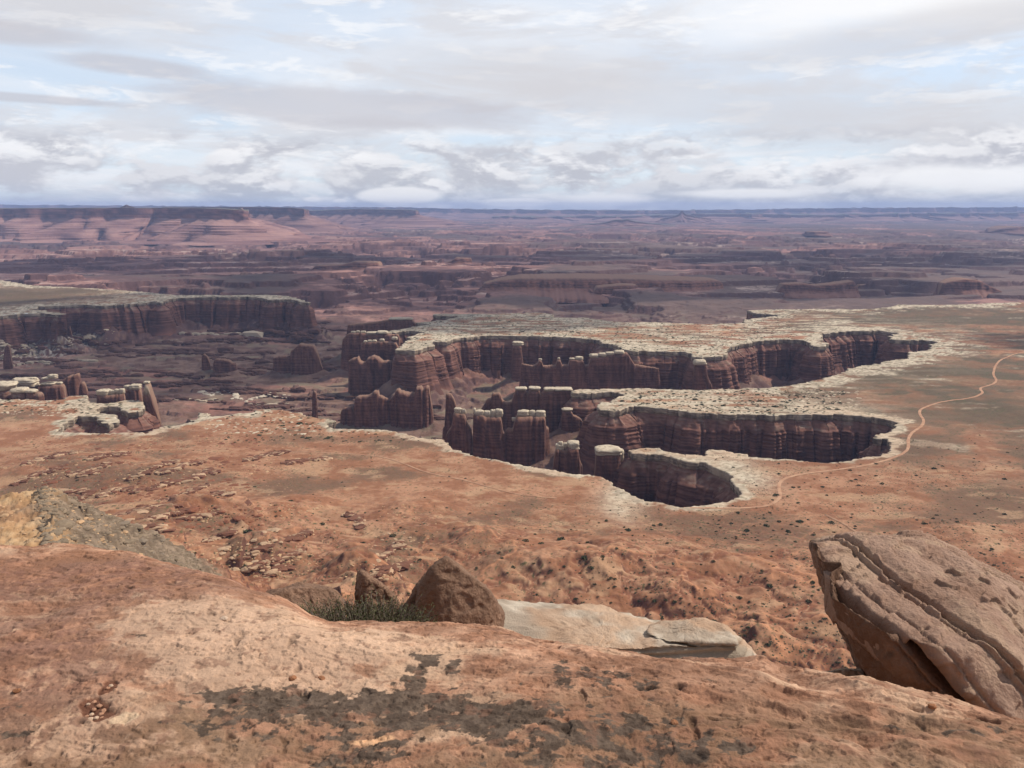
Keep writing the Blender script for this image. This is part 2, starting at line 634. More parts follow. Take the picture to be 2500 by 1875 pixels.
def terr(h, st, sharp=0.14):
    t = h / st
    f = np.floor(t)
    return (f + sst(0, sharp, t - f) * 0.9 + (t - f) * 0.1) * st


SPUR = np.array([math.sin(rad(-29.3)), math.cos(rad(-29.3))])


MOUNDS = []
for _px, _py, _h, _r in [(760, 1235, 24, 42), (560, 1190, 20, 38), (990, 1290, 18, 36), (1200, 1345, 20, 40), (1450, 1255, 18, 42), (1640, 1350, 22, 38), (1010, 1140, 16, 60), (1190, 1205, 18, 48),
                         (1360, 1165, 14, 46), (880, 1080, 14, 75), (1860, 1180, 14, 60), (1560, 1190, 13, 40), (330, 1010, 16, 90), (150, 985, 12, 90), (640, 1080, 15, 70), (1330, 1390, 18, 32), (2080, 1120, 12, 70), (450, 1110, 18, 50)]:
    _x, _y = at(_px / 0.8848, _py / 0.8848, 25.0)
    MOUNDS.append((float(_x), float(_y), _h, _r))


def bench_h(x, y):
    """height of the White Rim bench and of the apron that climbs to the viewpoint"""
    r = np.hypot(x, y)
    d = sdf(x, y)
    inner = sst(0, 160, -d)
    z = 3.2 * fbm(x / 260, y / 260, 3, 4) * inner
    z += 0.9 * fbm(x / 45, y / 45, 4, 4) * (0.3 + 0.7 * inner)
    z += 0.5 * np.abs(fbm(x / 14, y / 14, 6, 3))
    # low ledges on the pale slickrock
    z += 0.9 * (terr(fbm(x / 110 + .3, y / 30, 8, 4) * 8, 1.0, .25) / 4 - fbm(x / 110 + .3, y / 30, 8, 4) * 2) * sst(900, 1400, r) * sst(3200, 2500, r)
    ap = 235 * np.exp(-(r / 330) ** 1.5)
    near = sst(1180, 640, r)
    gul = 1 - np.abs(fbm(x / 150, y / 150, 21, 4))
    z += ap + near * (30 * fbm(x / 210, y / 210, 20, 5) + 24 * (gul - 0.75)) + 1.8 * fbm(x / 24, y / 24, 22, 4, .6) * sst(1300, 800, r) - near * 17 * (0.35 - np.abs(fbm(x / 70 + .2 * fbm(x / 40, y / 40, 28, 2), y / 62, 29, 4, .55))).clip(0, 1)
    # hill with outcropping strata on the left
    az = np.arctan2(x, y)
    hill = 64 * np.exp(-(((az + 0.47) / 0.20) ** 2) - ((r - 930) / 210) ** 2)
    hill += 16 * np.exp(-(((az + 0.17) / 0.07) ** 2) - ((r - 800) / 90) ** 2)
    hz = hill + 7 * fbm(x / 120, y / 120, 23, 4) * sst(3, 20, hill)
    tilt = hz + 0.045 * (x * 1.2 + y * 0.7) + 2.0 * fbm(x / 60, y / 60, 25, 3)
    rough_ = sst(-0.12, 0.16, fbm(x / 95, y / 95, 24, 3)) * sst(6, 16, hill)
    z += hz + rough_ * (terr(tilt, 6.5, 0.10) - tilt) * 1.25
    for (hx_, hy_, hh_, hr_) in MOUNDS:
        z += hh_ * np.exp(-(((x - hx_) * (1 + .3 * np.sin(hx_)) / hr_) ** 2 + ((y - hy_) / hr_) ** 2) ** 0.8) * (1 + 0.25 * fbm(x / 30, y / 30, 33, 3))
    # near spur at far left
    s = x * SPUR[0] + y * SPUR[1]
    q = x * SPUR[1] - y * SPUR[0]
    crest = 247 - 0.02 * (s - 480)
    spur = crest - 0.74 * np.maximum(q + 3 * fbm(x / 22, y / 22, 27, 4, .6), 0) - 0.1 * np.maximum(-q, 0) + 3.5 * fbm(x / 20, y / 20, 26, 5, .65)
    spt = spur + 0.12 * x
    spur = spur + 0.7 * (terr(spt, 5.0, 0.12) - spt) * sst(-14, 4, q) + 1.2 * fbm(x / 5, y / 5, 31, 3, .6)
    spur = np.where(s > 150, spur - np.maximum(s - 535, 0) * 1.2, -50)
    z = np.maximum(z, spur)
    return z


def px_of(x, y, z):
    """where a world point falls in the photograph, used only to transfer traced ground patches on to the land"""
    f = y * CP - (z - EYE) * SP
    u = y * SP + (z - EYE) * CP
    return 1250 + FPX * x / f, 937.5 - FPX * u / f


def patch(x, y, pts, rx, ry, zt=0.0):
    """soft patch of ground centred on traced points (world plan), rx across and ry along the view in metres"""
    out = np.zeros_like(x)
    for (px, py) in pts:
        wx, wy = at(px, py, zt)
        out = np.maximum(out, np.exp(-((x - wx) / rx) ** 2 - ((y - wy) / ry) ** 2))
    return out


def bench_colour(x, y, z, slope):
    r = np.hypot(x, y)
    az = np.arctan2(x, y)
    d = -sdf(x, y)
    n1 = fbm(x / 260, y / 190, 40, 5, 0.55)
    n2 = fbm(x / 60, y / 45, 41, 5, 0.6)
    n3 = fbm(x / 11, y / 9, 42, 3, 0.6)
    sp = pn(x / 2.6, y / 2.6, 43)
    orange = cmix((0.235, 0.112, 0.064), (0.375, 0.210, 0.130), sst(-0.45, 0.5, n2 + 0.4 * n3))
    brown = np.array((0.15, 0.088, 0.056))
    c_ = cmix(orange, brown, sst(0.02, 0.40, n1 + 0.25 * n2) * 0.85)
    tan = np.array((0.42, 0.275, 0.17))
    c_ = cmix(c_, tan, sst(0.16, 0.42, fbm(x / 90 + 4, y / 60, 44, 5, 0.6)) * 0.55)
    # gullies: redder and paler sandy wash floors
    g = np.abs(fbm(x / 150, y / 150, 21, 4))
    g2 = np.abs(fbm(x / 70 + .2 * fbm(x / 40, y / 40, 28, 2), y / 62, 29, 4, .55))
    c_ = cmix(c_, (0.17, 0.068, 0.042), sst(0.22, 0.05, g2) * sst(1250, 900, r) * 0.8)
    c_ = cmix(c_, (0.48, 0.30, 0.19), sst(0.035, 0.0, g2) * sst(1250, 900, r) * 0.6)
    c_ = cmix(c_, (0.47, 0.235, 0.135), sst(0.06, 0.0, g) * sst(1300, 800, r) * 0.75)
    # grey-green brush flats, darkened also to stand in for cloud shade
    veg = sst(0.0, 0.35, fbm(x / 330 + 9, y / 200 + 2, 45, 4, 0.55) + 0.25 * n2)
    side = sst(0.10, 0.42, az) * sst(1300, 1750, r)
    flat = patch(x, y, [(2230, 930), (2400, 985), (2330, 900)], 190, 210) + patch(x, y, [(2130, 770), (2290, 762), (2440, 775)], 430, 260)
    farflat = patch(x, y, T7([(40, 180), (0, 130), (-100, 150), (200, 140), (420, 125)]), 420, 420)
    veg_shade = np.clip(veg * side * 0.9 + flat * (0.85 + .4 * n2) + farflat, 0, 1)
    rgt = sst(0.12, 0.30, az) * sst(1250, 1600, r)
    c_ = cmix(c_, (0.130, 0.082, 0.052), rgt * sst(-0.45, 0.25, n1 + .5 * n2) * 0.85)
    c_ = cmix(c_, (0.100, 0.076, 0.048), veg_shade * 0.92)
    m3g = sst(1750, 2100, r) * sst(-0.2, -0.1, az) * sst(0.24, 0.14, az)
    c_ = cmix(c_, (0.17, 0.15, 0.10), m3g * sst(-0.2, 0.3, n2 + .5 * n3) * 0.7)
    # pale bare sandstone along the rim
    far = sst(1500, 2400, r)
    wid = lerp(17, 95, far) * (0.85 + 1.5 * n1 + 1.7 * n2)
    left = sst(-0.12, -0.30, az) * sst(1700, 1350, r)
    wid = np.clip(wid + 20 * left, 0.5, lerp(34, 190, far))
    wedge = patch(x, y, T4([(300, 200), (600, 190), (900, 220), (1200, 250), (1500, 265)]), 130, 110)
    tongue = patch(x, y, T4([(650, 560), (800, 590), (1000, 620), (1080, 690)]), 42, 60) + patch(x, y, T3([(1850, 1330), (1900, 1260)]), 26, 70)
    m3 = patch(x, y, T5([(600, 250), (900, 200), (1300, 200), (1700, 220), (2100, 250)]) + T6([(400, 190), (600, 220), (900, 150), (1150, 140)]), 420, 420)
    tB = sst(3100, 3300, r) * sst(-0.15, -0.25, az) * (1 - farflat)
    strip = fbm(x / 150, y / 34, 46, 5, 0.58)
    wh = sst(wid, wid * 0.45, d) + wedge * sst(-0.5, 0.1, strip + .3 * n1) + tongue + m3 * sst(-0.15, 0.30, strip + 0.5 * n1) + tB * sst(-.3, .1, strip) * sst(420, 120, d)
    wh += sst(0.34, 0.60, fbm(x / 210, y / 90, 47, 5, 0.6)) * side * 0.6
    wh = np.clip(wh, 0, 1) * sst(900, 1080, r)
    pale = cmix((0.34, 0.275, 0.20), (0.54, 0.455, 0.335), sst(-0.4, 0.4, n3 + 0.6 * strip))
    pink = np.array((0.47, 0.31, 0.205))
    pale = cmix(pale, pink, sst(-0.1, 0.4, n1) * 0.5 * sst(2400, 1500, r))
    c_ = cmix(c_, pale, wh)
    # joints filled with dark brush on the slickrock
    jt = fbm(x / 30, y / 9, 48, 3, 0.6)
    c_ = cmix(c_, (0.10, 0.085, 0.05), wh * sst(0.18, 0.45, jt) * sst(1400, 1900, r) * 0.7)
    # speckle of small brush
    dens = sst(-0.35, 0.4, n1 + 0.5 * n2) * (1 - wh) * sst(500, 700, r)
    c_ = cmix(c_, (0.125, 0.095, 0.055), sst(0.22, 0.5, sp) * dens * 0.75)
    gsp = pn(x / 5.2 + 40, y / 5.2, 49)
    c_ = cmix(c_, (0.07, 0.075, 0.035), sst(0.52, 0.62, gsp + 0.2 * n2) * (0.25 + 0.75 * sst(0, .3, n2)) * 0.8)
    # spur
    s = x * SPUR[0] + y * SPUR[1]
    q = x * SPUR[1] - y * SPUR[0]
    onsp = sst(600, 570, s) * sst(95, 75, q + 12 * n2) * sst(150, 165, s)
    yel = cmix((0.36, 0.22, 0.12), (0.47, 0.32, 0.19), sst(-.3, .4, n3))
    gry = cmix((0.13, 0.094, 0.064), (0.25, 0.185, 0.13), sst(-.4, .5, n3 + .5 * n2 + .4 * sp))
    c_ = cmix(c_, cmix(cmix(yel, (0.30, 0.17, 0.10), sst(0.0, 0.6, n2) * .6), gry, sst(-10, 12, q + 10 * n2 + 5 * n3)), onsp)
    # broken strata edges
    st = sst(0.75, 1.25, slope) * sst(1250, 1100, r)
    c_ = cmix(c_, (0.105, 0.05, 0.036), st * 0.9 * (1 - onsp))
    return c_


# ------------------------------------------------------------------ polar land meshes
def polar(r, azr):
    R, AZ = np.meshgrid(r, azr, indexing='ij')
    return R * np.sin(AZ), R * np.cos(AZ), R


def slope_of(X, Y, Z):
    dr = np.hypot(np.gradient(X, axis=0), np.gradient(Y, axis=0)) + 1e-6
    dc = np.hypot(np.gradient(X, axis=1), np.gradient(Y, axis=1)) + 1e-6
    return np.hypot(np.gradient(Z, axis=0) / dr, np.gradient(Z, axis=1) / dc)


def rad_steps(r0, r1, f, lo):
    out = [r0]
    while out[-1] < r1:
        out.append(out[-1] + max(lo, f(out[-1])))
    return np.array(out)


rb = np.concatenate([np.arange(60, 420, 9.0), rad_steps(420, 5600, lambda r: 0.0000018 * r * r, 1.9)])
azb = np.linspace(rad(-41), rad(41), 1150)
X, Y, R_ = polar(rb, azb)
Z = bench_h(X, Y)
sl = slope_of(X, Y, Z)
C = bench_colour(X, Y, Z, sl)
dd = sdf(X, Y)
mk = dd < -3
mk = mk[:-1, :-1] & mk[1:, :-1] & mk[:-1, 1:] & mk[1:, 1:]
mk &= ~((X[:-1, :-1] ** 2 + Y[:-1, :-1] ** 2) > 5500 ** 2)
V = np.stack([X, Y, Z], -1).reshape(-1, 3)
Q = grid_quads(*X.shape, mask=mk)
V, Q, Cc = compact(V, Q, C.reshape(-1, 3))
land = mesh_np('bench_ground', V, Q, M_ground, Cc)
tag(land, kind='structure')
BR, BAZ, BZ = rb, azb, Z


def bench_z(x, y):
    """height on the built mesh itself"""
    r = np.hypot(x, y)
    a = np.arctan2(x, y)
    i = np.clip(np.searchsorted(BR, r) - 1, 0, len(BR) - 2)
    fr = np.clip((r - BR[i]) / (BR[i + 1] - BR[i]), 0, 1)
    v = np.clip((a - BAZ[0]) / (BAZ[1] - BAZ[0]), 0, len(BAZ) - 1.001)
    j = v.astype(int)
    fv = v - j
    return (BZ[i, j] * (1 - fv) + BZ[i, j + 1] * fv) * (1 - fr) + (BZ[i + 1, j] * (1 - fv) + BZ[i + 1, j + 1] * fv) * fr


# ------------------------------------------------------------------ rock towers are planned first so that talus can gather round them
def floor_h(x, y, towers=()):
    r = np.hypot(x, y)
    d = np.maximum(sdf(x, y), 0)
    far = sst(3600, 5200, r)
    base = -152 + 24 * fbm(x / 520, y / 360, 60, 5, .55)
    b2 = np.minimum(base + 5 * fbm(x / 60, y / 60, 61, 4), -112)
    near_z = lerp(b2, terr(b2 + 200, 9.0, 0.07) - 200, sst(-0.45, 0.0, fbm(x / 200, y / 200, 62, 3)))
    tal = -90 + 22 * fbm(x / 95, y / 95, 66, 3) - 0.60 * d * (1 + 0.25 * fbm(x / 45, y / 45, 63, 3)) + 5 * fbm(x / 30, y / 30, 64, 5, .6)
    z = np.maximum(near_z, tal)
    if len(towers):
        for (tx, ty, trx, bz) in towers:
            m = (np.abs(x - tx) < trx + 90) & (np.abs(y - ty) < 130)
            q = np.hypot(np.maximum(np.abs(x[m] - tx) - trx, 0), np.maximum(np.abs(y[m] - ty) - 8, 0))
            z[m] = np.maximum(z[m], bz + 9 - 0.5 * q + 2 * fbm(x[m] / 20, y[m] / 20, 65, 2))
    # the broken country beyond: stepped benches, side canyons, low mesas
    w1 = fbm(x / 2600, y / 2200, 70, 3)
    rid = fbm(x / 2100 + 0.35 * w1, y / 1500, 71, 8, 0.54)
    h = 100 + 105 * rid - 85 * sst(0.16, 0.0, np.abs(fbm(x / 3000 + 3, y / 2300, 72, 6, .55)))
    h = np.clip(h, 5, 190)
    hf = terr(h, 34.0, 0.12) * 0.85 + terr(h, 8.0, 0.3) * 0.15
    farz = -175 + hf + 2.5 * fbm(x / 90, y / 90, 73, 3)
    farz = lerp(farz, -70 + 0.5 * (farz + 70), sst(9000, 20000, r))
    farz = lerp(farz, -60 + 0 * farz, sst(26000, 40000, r))
    z = lerp(z, np.maximum(farz, -165), far * sst(0, 200, d + far * 200))
    return z


def floor_colour(x, y, z, slope):
    r = np.hypot(x, y)
    az = np.arctan2(x, y)
    n1 = fbm(x / 900, y / 700, 80, 5, 0.55)
    n2 = fbm(x / 120, y / 90, 81, 5, 0.6)
    n3 = fbm(x / 22, y / 22, 82, 3, 0.6)
    nb = fbm(x / 2100 + 5, y / 1500, 83, 5, 0.6)
    near = cmix((0.135, 0.080, 0.058), (0.215, 0.140, 0.105), sst(-0.4, 0.4, n2 + 0.5 * n3))
    near = cmix(near, (0.29, 0.135, 0.10), sst(0.1, 0.5, n1 + 0.3 * n2) * 0.6)
    near = cmix(near, (0.20, 0.175, 0.115), sst(0.10, 0.4, fbm(x / 150 + 7, y / 150, 84, 4)) * 0.5)
    farc = cmix((0.115, 0.066, 0.06), (0.235, 0.128, 0.105), sst(-0.3, 0.35, nb + 0.5 * n2))
    farc = cmix(farc, (0.36, 0.205, 0.165), sst(0.12, 0.35, n1 + 0.35 * n2 - 0.15 * nb) * 0.7)
    farc = cmix(farc, (0.105, 0.078, 0.066), sst(0.0, 0.32, fbm(x / 2600 + 1, y / 2400 + 8, 85, 5, .6) + 0.4 * sst(0.05, 0.5, az)) * 0.8)
    # pale rims on the treads
    lvl = z + 175
    k = sst(0.62, 0.9, np.mod(lvl / 34.0 + 0.1 * n2, 1.0)) * sst(0.02, 0.25, n2 + 0.4 * n3) * sst(0.5, 0.2, slope)
    farc = cmix(farc, (0.55, 0.43, 0.36), k * sst(0.0, 0.4, nb + .3 * n1) * 0.6)
    c_ = cmix(near, farc, sst(3300, 4800, r))
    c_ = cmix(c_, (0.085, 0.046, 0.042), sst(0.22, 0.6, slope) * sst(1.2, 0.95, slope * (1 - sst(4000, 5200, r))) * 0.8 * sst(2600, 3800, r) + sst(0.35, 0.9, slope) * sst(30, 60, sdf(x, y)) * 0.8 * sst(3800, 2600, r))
    # pale rubble fans under the left wall
    fan = patch(x, y, T7([(100, 420), (20, 360), (180, 470)]), 130, 160, -110) + patch(x, y, T7([(440, 330), (480, 400)]), 40, 90, -110)
    c_ = cmix(c_, (0.50, 0.44, 0.36), np.clip(fan, 0, 1) * sst(-0.05, 0.2, fbm(x / 12, y / 12, 86, 3)) * 0.9)
    return c_


TW = []      # (x, y, half-length, base z) of every tower, filled by plan()


class Tower:
    def __init__(s, sky, Yd, base, thick, label, cat='rock tower', caps=(), group=None, name='rock_tower', col=None, slab=0.9):
        s.sky, s.Y, s.base, s.thick, s.label, s.cat, s.caps, s.group, s.name, s.col, s.slab = sky, Yd, base, thick, label, cat, caps, group, name, col, slab
        x, z = atY(np.array([p[0] for p in sky]), np.array([p[1] for p in sky]), Yd)
        s.x, s.z = x, z
        s.cx = (x.min() + x.max()) / 2
        s.L = (x.max() - x.min()) / 2
        if base > -400:
            TW.append((s.cx, Yd, s.L, base))


towers = []


def tw(*a, **k):
    towers.append(Tower(*a, **k))


tw(T2([(1300, 480), (1303, 350), (1330, 322), (1395, 312), (1412, 365), (1422, 240), (1450, 225), (1530, 222), (1572, 200), (1575, 182), (1612, 185), (1620, 222), (1660, 235), (1695, 250), (1702, 470)]),
   2160, -150, 20, 'broad dark butte with stepped left shoulder, left half of the castle-like pair', 'butte', name='butte')
tw(T2([(1688, 480), (1700, 262), (1750, 212), (1760, 172), (1785, 165), (1800, 182), (1850, 198), (1920, 202), (1930, 146), (1975, 148), (1985, 178), (2003, 178), (2010, 142), (2035, 148), (2045, 240), (2062, 330), (2072, 490)]),
   2165, -150, 24, 'taller castle-like dark red butte with twin turrets at its right end', 'butte', name='butte')
tw(T2([(1062, 430), (1066, 200), (1078, 184), (1096, 192), (1104, 300), (1110, 430)]), 2130, -150, 5,
   'slender free-standing spire between the pale near rim and the big butte', 'spire', name='rock_spire')
tw(T5([(5, 760), (8, 480), (30, 462), (85, 445), (98, 478), (128, 492), (150, 485), (160, 455), (200, 440), (235, 438), (290, 480), (360, 480), (372, 520), (405, 560), (410, 640)]),
   2545, -150, 26, 'ribbed red fin with deep vertical cracks below the white tip of the middle mesa', 'rock fin', name='rock_fin')
tw(T7([(1638, 612), (1642, 522), (1700, 510), (1745, 512), (1752, 482), (1785, 450), (1800, 440), (1885, 450), (1900, 480), (1915, 520), (1938, 600)]),
   2850, -142, 26, 'humped red-brown fin rising to the right beside the dark fluted wall', 'rock fin', name='rock_fin')
tw(T7([(1281, 622), (1284, 548), (1300, 530), (1350, 532), (1400, 552), (1420, 560), (1424, 622)]),
   2850, -142, 18, 'small squat block butte standing alone on the basin floor', 'butte', name='butte')
tw(T7([(1211, 622), (1212, 510), (1225, 500), (1245, 515), (1258, 545), (1266, 620)]),
   2850, -142, 8, 'narrow leaning tower just left of the squat block butte', 'rock tower')
tw(T7([(22, 608), (30, 470), (42, 448), (60, 455), (66, 520), (80, 604)]), 2880, -142, 9,
   'tall pointed spire near the left edge below the pale rubble slope', 'spire', name='rock_spire')
tw(T7([(409, 448), (412, 345), (420, 335), (432, 390), (436, 445)]), 3400, -130, 5,
   'thin dark spire at the foot of the far left cliff', 'spire', name='rock_spire')
tw(T3([(118, 900), (122, 590), (150, 560), (150, 300), (134, 262), (150, 242), (205, 245), (235, 290), (262, 370), (280, 560), (300, 700)]), 1850, -135, 9,
   'hook-topped dark pinnacle rising behind the white-capped towers', 'rock tower')
tw(T3([(120, 900), (160, 640), (215, 560), (232, 430), (345, 440), (352, 500), (380, 560), (410, 600), (415, 880)]), 1745, -138, 15,
   'left tower of the capped row, two white blocks on its top',
   caps=[(238, 308, 390, 440), (306, 352, 402, 446)], group='white-capped towers in the basin')
tw(T3([(418, 900), (425, 440), (520, 450), (560, 468), (640, 465), (700, 470), (712, 600), (740, 640), (745, 900)]), 1745, -138, 17,
   'wide tower of the capped row with five white blocks on its top',
   caps=[(424, 448, 398, 470), (444, 522, 412, 456), (528, 594, 420, 474), (592, 642, 410, 480), (642, 714, 405, 478)], group='white-capped towers in the basin')
tw(T3([(722, 950), (730, 625), (760, 590), (815, 592), (830, 500), (862, 460), (1130, 462), (1134, 560), (1166, 590), (1172, 950)]), 1760, -142, 26,
   'stout tower of the capped row with three pale blocks and a smooth red foot',
   caps=[(862, 968, 414, 462), (970, 1034, 416, 470), (1038, 1132, 418, 480), (804, 850, 482, 512)], group='white-capped towers in the basin')
tw(T3([(1195, 1080), (1212, 900), (1236, 780), (1318, 790), (1335, 800), (1350, 760), (1455, 770), (1462, 870), (1496, 960), (1498, 1080)]), 1450, -120, 14,
   'split tower nearest the near rim, pale cap blocks with a dark crack between them',
   caps=[(1236, 1312, 745, 800), (1262, 1304, 720, 750), (1306, 1348, 730, 770), (1348, 1462, 720, 790)], group='white-capped towers in the basin')
tw(T3([(1590, 1250), (1622, 950), (1632, 800), (1865, 800), (1872, 870), (1855, 980), (1850, 1250)]), 1420, -120, 18,
   'thick tower with one flat pale cap sagging over its right side',
   caps=[(1626, 1868, 776, 830), (1828, 1896, 800, 905)], group='white-capped towers in the basin')
tw(T3([(490, 620), (500, 400), (530, 350), (560, 298), (600, 285), (612, 240), (690, 238), (708, 300), (740, 330), (800, 330), (822, 250), (846, 205), (945, 206), (950, 260), (975, 205), (1070, 205),
       (1080, 260), (1112, 215), (1225, 205), (1385, 205), (1390, 330), (1500, 330)]), 1905, -110, 14,
   'long jagged fin behind the capped towers with flat white slabs along its right half', 'rock fin', name='rock_fin',
   caps=[(838, 948, 184, 206), (974, 1074, 180, 206), (1114, 1226, 190, 216), (1224, 1386, 190, 208)])
tw(T3([(1285, 640), (1300, 420), (1390, 412), (1398, 450), (1470, 480), (1500, 520), (1510, 640)]), 1820, -80, 12,
   'short dark knob with one tilted pale cap, under the white mesa lip',
   caps=[(1298, 1392, 388, 416)])
tw(T5([(1352, 640), (1362, 400), (1372, 350), (1440, 345), (1445, 420), (1470, 640)]), 2600, -118, 20,
   'square buttress tower with pale flat cap in front of the shadowed alcove', 'rock tower',
   caps=[(1370, 1450, 322, 352)], group=None)
tw(T5([(1430, 720), (1440, 500), (1530, 520), (1572, 500), (1585, 470), (1606, 475), (1620, 520), (1725, 515), (1735, 470), (1765, 470), (1775, 515), (1830, 510), (1840, 465), (1950, 470),
       (1965, 515), (2000, 510), (2012, 448), (2140, 440), (2212, 415)] ) + T6([(180, 258), (262, 240), (300, 300), (420, 320)]), 2385, -112, 18,
   'long low fin with scattered small white caps in front of the middle mesa wall', 'rock fin', name='rock_fin',
   caps=[(1582, 1608, 462, 476), (1738, 1760, 454, 470), (1836, 1886, 456, 468), (1890, 1948, 446, 470), (2006, 2080, 424, 450), (2078, 2146, 416, 444), (2140, 2212, 408, 430), (2210, 2292, 394, 420)])
tw(T6([(585, 430), (592, 300), (650, 298), (658, 360), (690, 430)]), 2230, -110, 16,
   'pillar with a pale flat cap standing out from the wall below the sandstone point', 'rock tower',
   caps=None)
towers[-1].caps = [((towers[-1].sky[1][0], towers[-1].sky[2][0], 740 + 280 / 2.0109, 740 + 302 / 2.0109))]
towers[-1].raw = True
tw(T5([(-60, 480), (-45, 300), (-10, 262), (20, 246), (100, 244), (150, 246), (170, 258), (330, 256), (420, 262), (440, 420)]), 2760, -120, 18,
   'dark fluted fin with tiny white caps, left end of the middle mesa', 'rock fin', name='rock_fin',
   caps=[(24, 62, 234, 246), (66, 96, 230, 244), (104, 150, 232, 246), (156, 240, 240, 256), (240, 330, 232, 252)])
tw(T5([(-30, 420), (-10, 250), (0, 178), (90, 170), (200, 160), (350, 136), (525, 134), (560, 165), (600, 300)]), 3080, -120, 20,
   'far dark fin with one thin flat cap behind the left end of the middle mesa', 'rock fin', name='rock_fin', caps=[(355, 525, 122, 136)])
tw(T5([(100, 520), (110, 330), (150, 322), (290, 318), (400, 330), (450, 420), (460, 560)]), 2640, -125, 14,
   'low dark fin with a row of small rounded white caps near the white tip', 'rock fin', name='rock_fin',
   caps=[(128, 160, 312, 326), (165, 200, 308, 322), (202, 236, 306, 322), (262, 300, 298, 318), (362, 410, 282, 304)])
# towers on the left of the near bench
def lt(sky, caps, Yd, base, thick, label, **k):
    tw(T1(sky), Yd, base, thick, label, group='white-capped blocks behind the near left bench', **k)
    towers[-1].caps = [(a / 4.424, b / 4.424, 900 + t / 4.424, 900 + u / 4.424) for a, b, t, u in caps]
    towers[-1].raw = True


lt([(-80, 360), (-70, 215), (150, 222), (160, 360)], [(-80, 150, 152, 228)], 1850, -90, 24, 'leftmost pale-topped rock block with one broad sloping cap')
lt([(90, 360), (95, 165), (400, 170), (410, 360)], [(84, 270, 140, 188), (150, 240, 104, 132), (180, 400, 112, 170), (320, 390, 96, 122), (258, 408, 150, 196)], 1960, -90, 26, 'wide rock block with a pile of overlapping pale slabs')
lt([(128, 360), (132, 250), (290, 252), (300, 360)], [(132, 296, 212, 258)], 1830, -90, 14, 'small rounded block with one domed pale cap, in front of the slab pile')
lt([(296, 360), (300, 248), (398, 250), (470, 270), (474, 360)], [(280, 400, 226, 254)], 1830, -90, 12, 'low block with a thin flat cap and a bare brown shoulder')
lt([(452, 360), (458, 168), (672, 168), (700, 200), (720, 360)], [(456, 602, 152, 172), (614, 672, 146, 168), (462, 550, 94, 118), (528, 618, 66, 104)], 1960, -95, 22, 'ribbed square block with a low flat cap and a second cap raised behind')
lt([(690, 360), (700, 110), (760, 75), (835, 58), (852, 50), (858, 85), (832, 100), (836, 360)], [], 2080, -110, 20, 'plain dark fin without a cap behind the ribbed block')
lt([(858, 340), (862, 200), (880, 145), (900, 140), (930, 180), (946, 250), (952, 340)], [], 2000, -110, 9, 'small dark cone-shaped spire right of the uncapped fin')
lt([(1050, 420), (1064, 262), (1200, 280), (1345, 262), (1360, 420)], [(1058, 1186, 232, 290), (1180, 1246, 236, 282), (1238, 1290, 224, 268), (1286, 1346, 222, 270)], 1830, -95, 16, 'cracked block under a row of four rounded pale caps')
lt([(1336, 400), (1345, 210), (1515, 215), (1530, 280), (1545, 400)], [(1340, 1406, 182, 212), (1404, 1520, 174, 218)], 1920, -100, 16, 'higher block with a flat pale slab, right behind the four rounded caps')
lt([(1530, 640), (1560, 420), (1566, 200), (1580, 165), (1612, 162), (1640, 250), (1660, 300), (1690, 420), (1740, 600), (1745, 640)], [(1554, 1614, 138, 160)], 1790, -120, 14, 'tall stepped spire with a tiny pale cap, beside the undercut cliff')
tg = ' across the far side of the basin'
# mesas of the middle distance
def fm(sky, Yd, base, thick, label, tile_=Z6, **k):
    tw(tile_(sky), Yd, base, thick, label, 'mesa', name='mesa', **k)


fm([(-150, 470), (-120, 425), (-40, 405), (40, 396), (300, 394), (520, 398), (700, 404), (850, 407), (884, 412), (892, 440), (935, 452), (950, 480)], 5350, -105, 300, 'long low flat-topped mesa in the centre' + tg)
fm([(325, 500), (335, 450), (350, 462), (365, 440), (470, 430), (535, 432), (545, 500)], 4980, -120, 110, 'small prow of dark rock jutting forward from the long low mesa')
fm([(1130, 490), (1145, 455), (1165, 428), (1245, 424), (1300, 434), (1370, 428), (1460, 415), (1482, 440), (1494, 466), (1500, 485)], 5020, -105, 90, 'long dark butte, leftmost of the row beyond the brush flat')
fm([(1488, 455), (1495, 434), (1560, 430), (1572, 455)], 5450, -105, 60, 'low rock hump between the two larger buttes beyond the brush flat')
fm([(1560, 440), (1572, 408), (1592, 380), (1655, 380), (1680, 388), (1762, 383), (1785, 396), (1792, 440)], 5700, -105, 100, 'tallest butte of the row beyond the brush flat, notched left end')
fm([(1838, 490), (1852, 425), (1880, 416), (1925, 404), (1960, 406), (2000, 412), (2035, 432), (2080, 450), (2115, 468), (2125, 490)], 4990, -105, 100, 'rightmost butte of the row, stepping down to the right')
fm([(1296, 150), (1310, 110), (1400, 118), (1420, 90), (1470, 95), (1480, 120), (1530, 125), (1540, 150)], 5100, -60, 90, 'small dark knobby butte behind the far left cliff', tile_=T7)
fm([(1330, 385), (1370, 350), (1480, 345), (1540, 332), (1640, 335), (1655, 372), (1680, 385)], 6900, -95, 150, 'low eroded mesa with a raised dark right end, left of the centre', tile_=Z1)
fm([(1880, 352), (1950, 330), (1970, 316), (2035, 318), (2045, 352)], 7600, -95, 120, 'little flat butte right of the eroded mesa', tile_=Z1)
fm([(1275, 214), (1285, 204), (1345, 203), (1358, 214)], 14500, -50, 300, 'tiny dark flat butte far off on the hazy plain')
fm([(2060, 205), (2085, 190), (2130, 180), (2180, 182), (2230, 195), (2260, 206)], 15500, -50, 400, 'pair of blue-grey knolls near the right edge of the hazy plain')

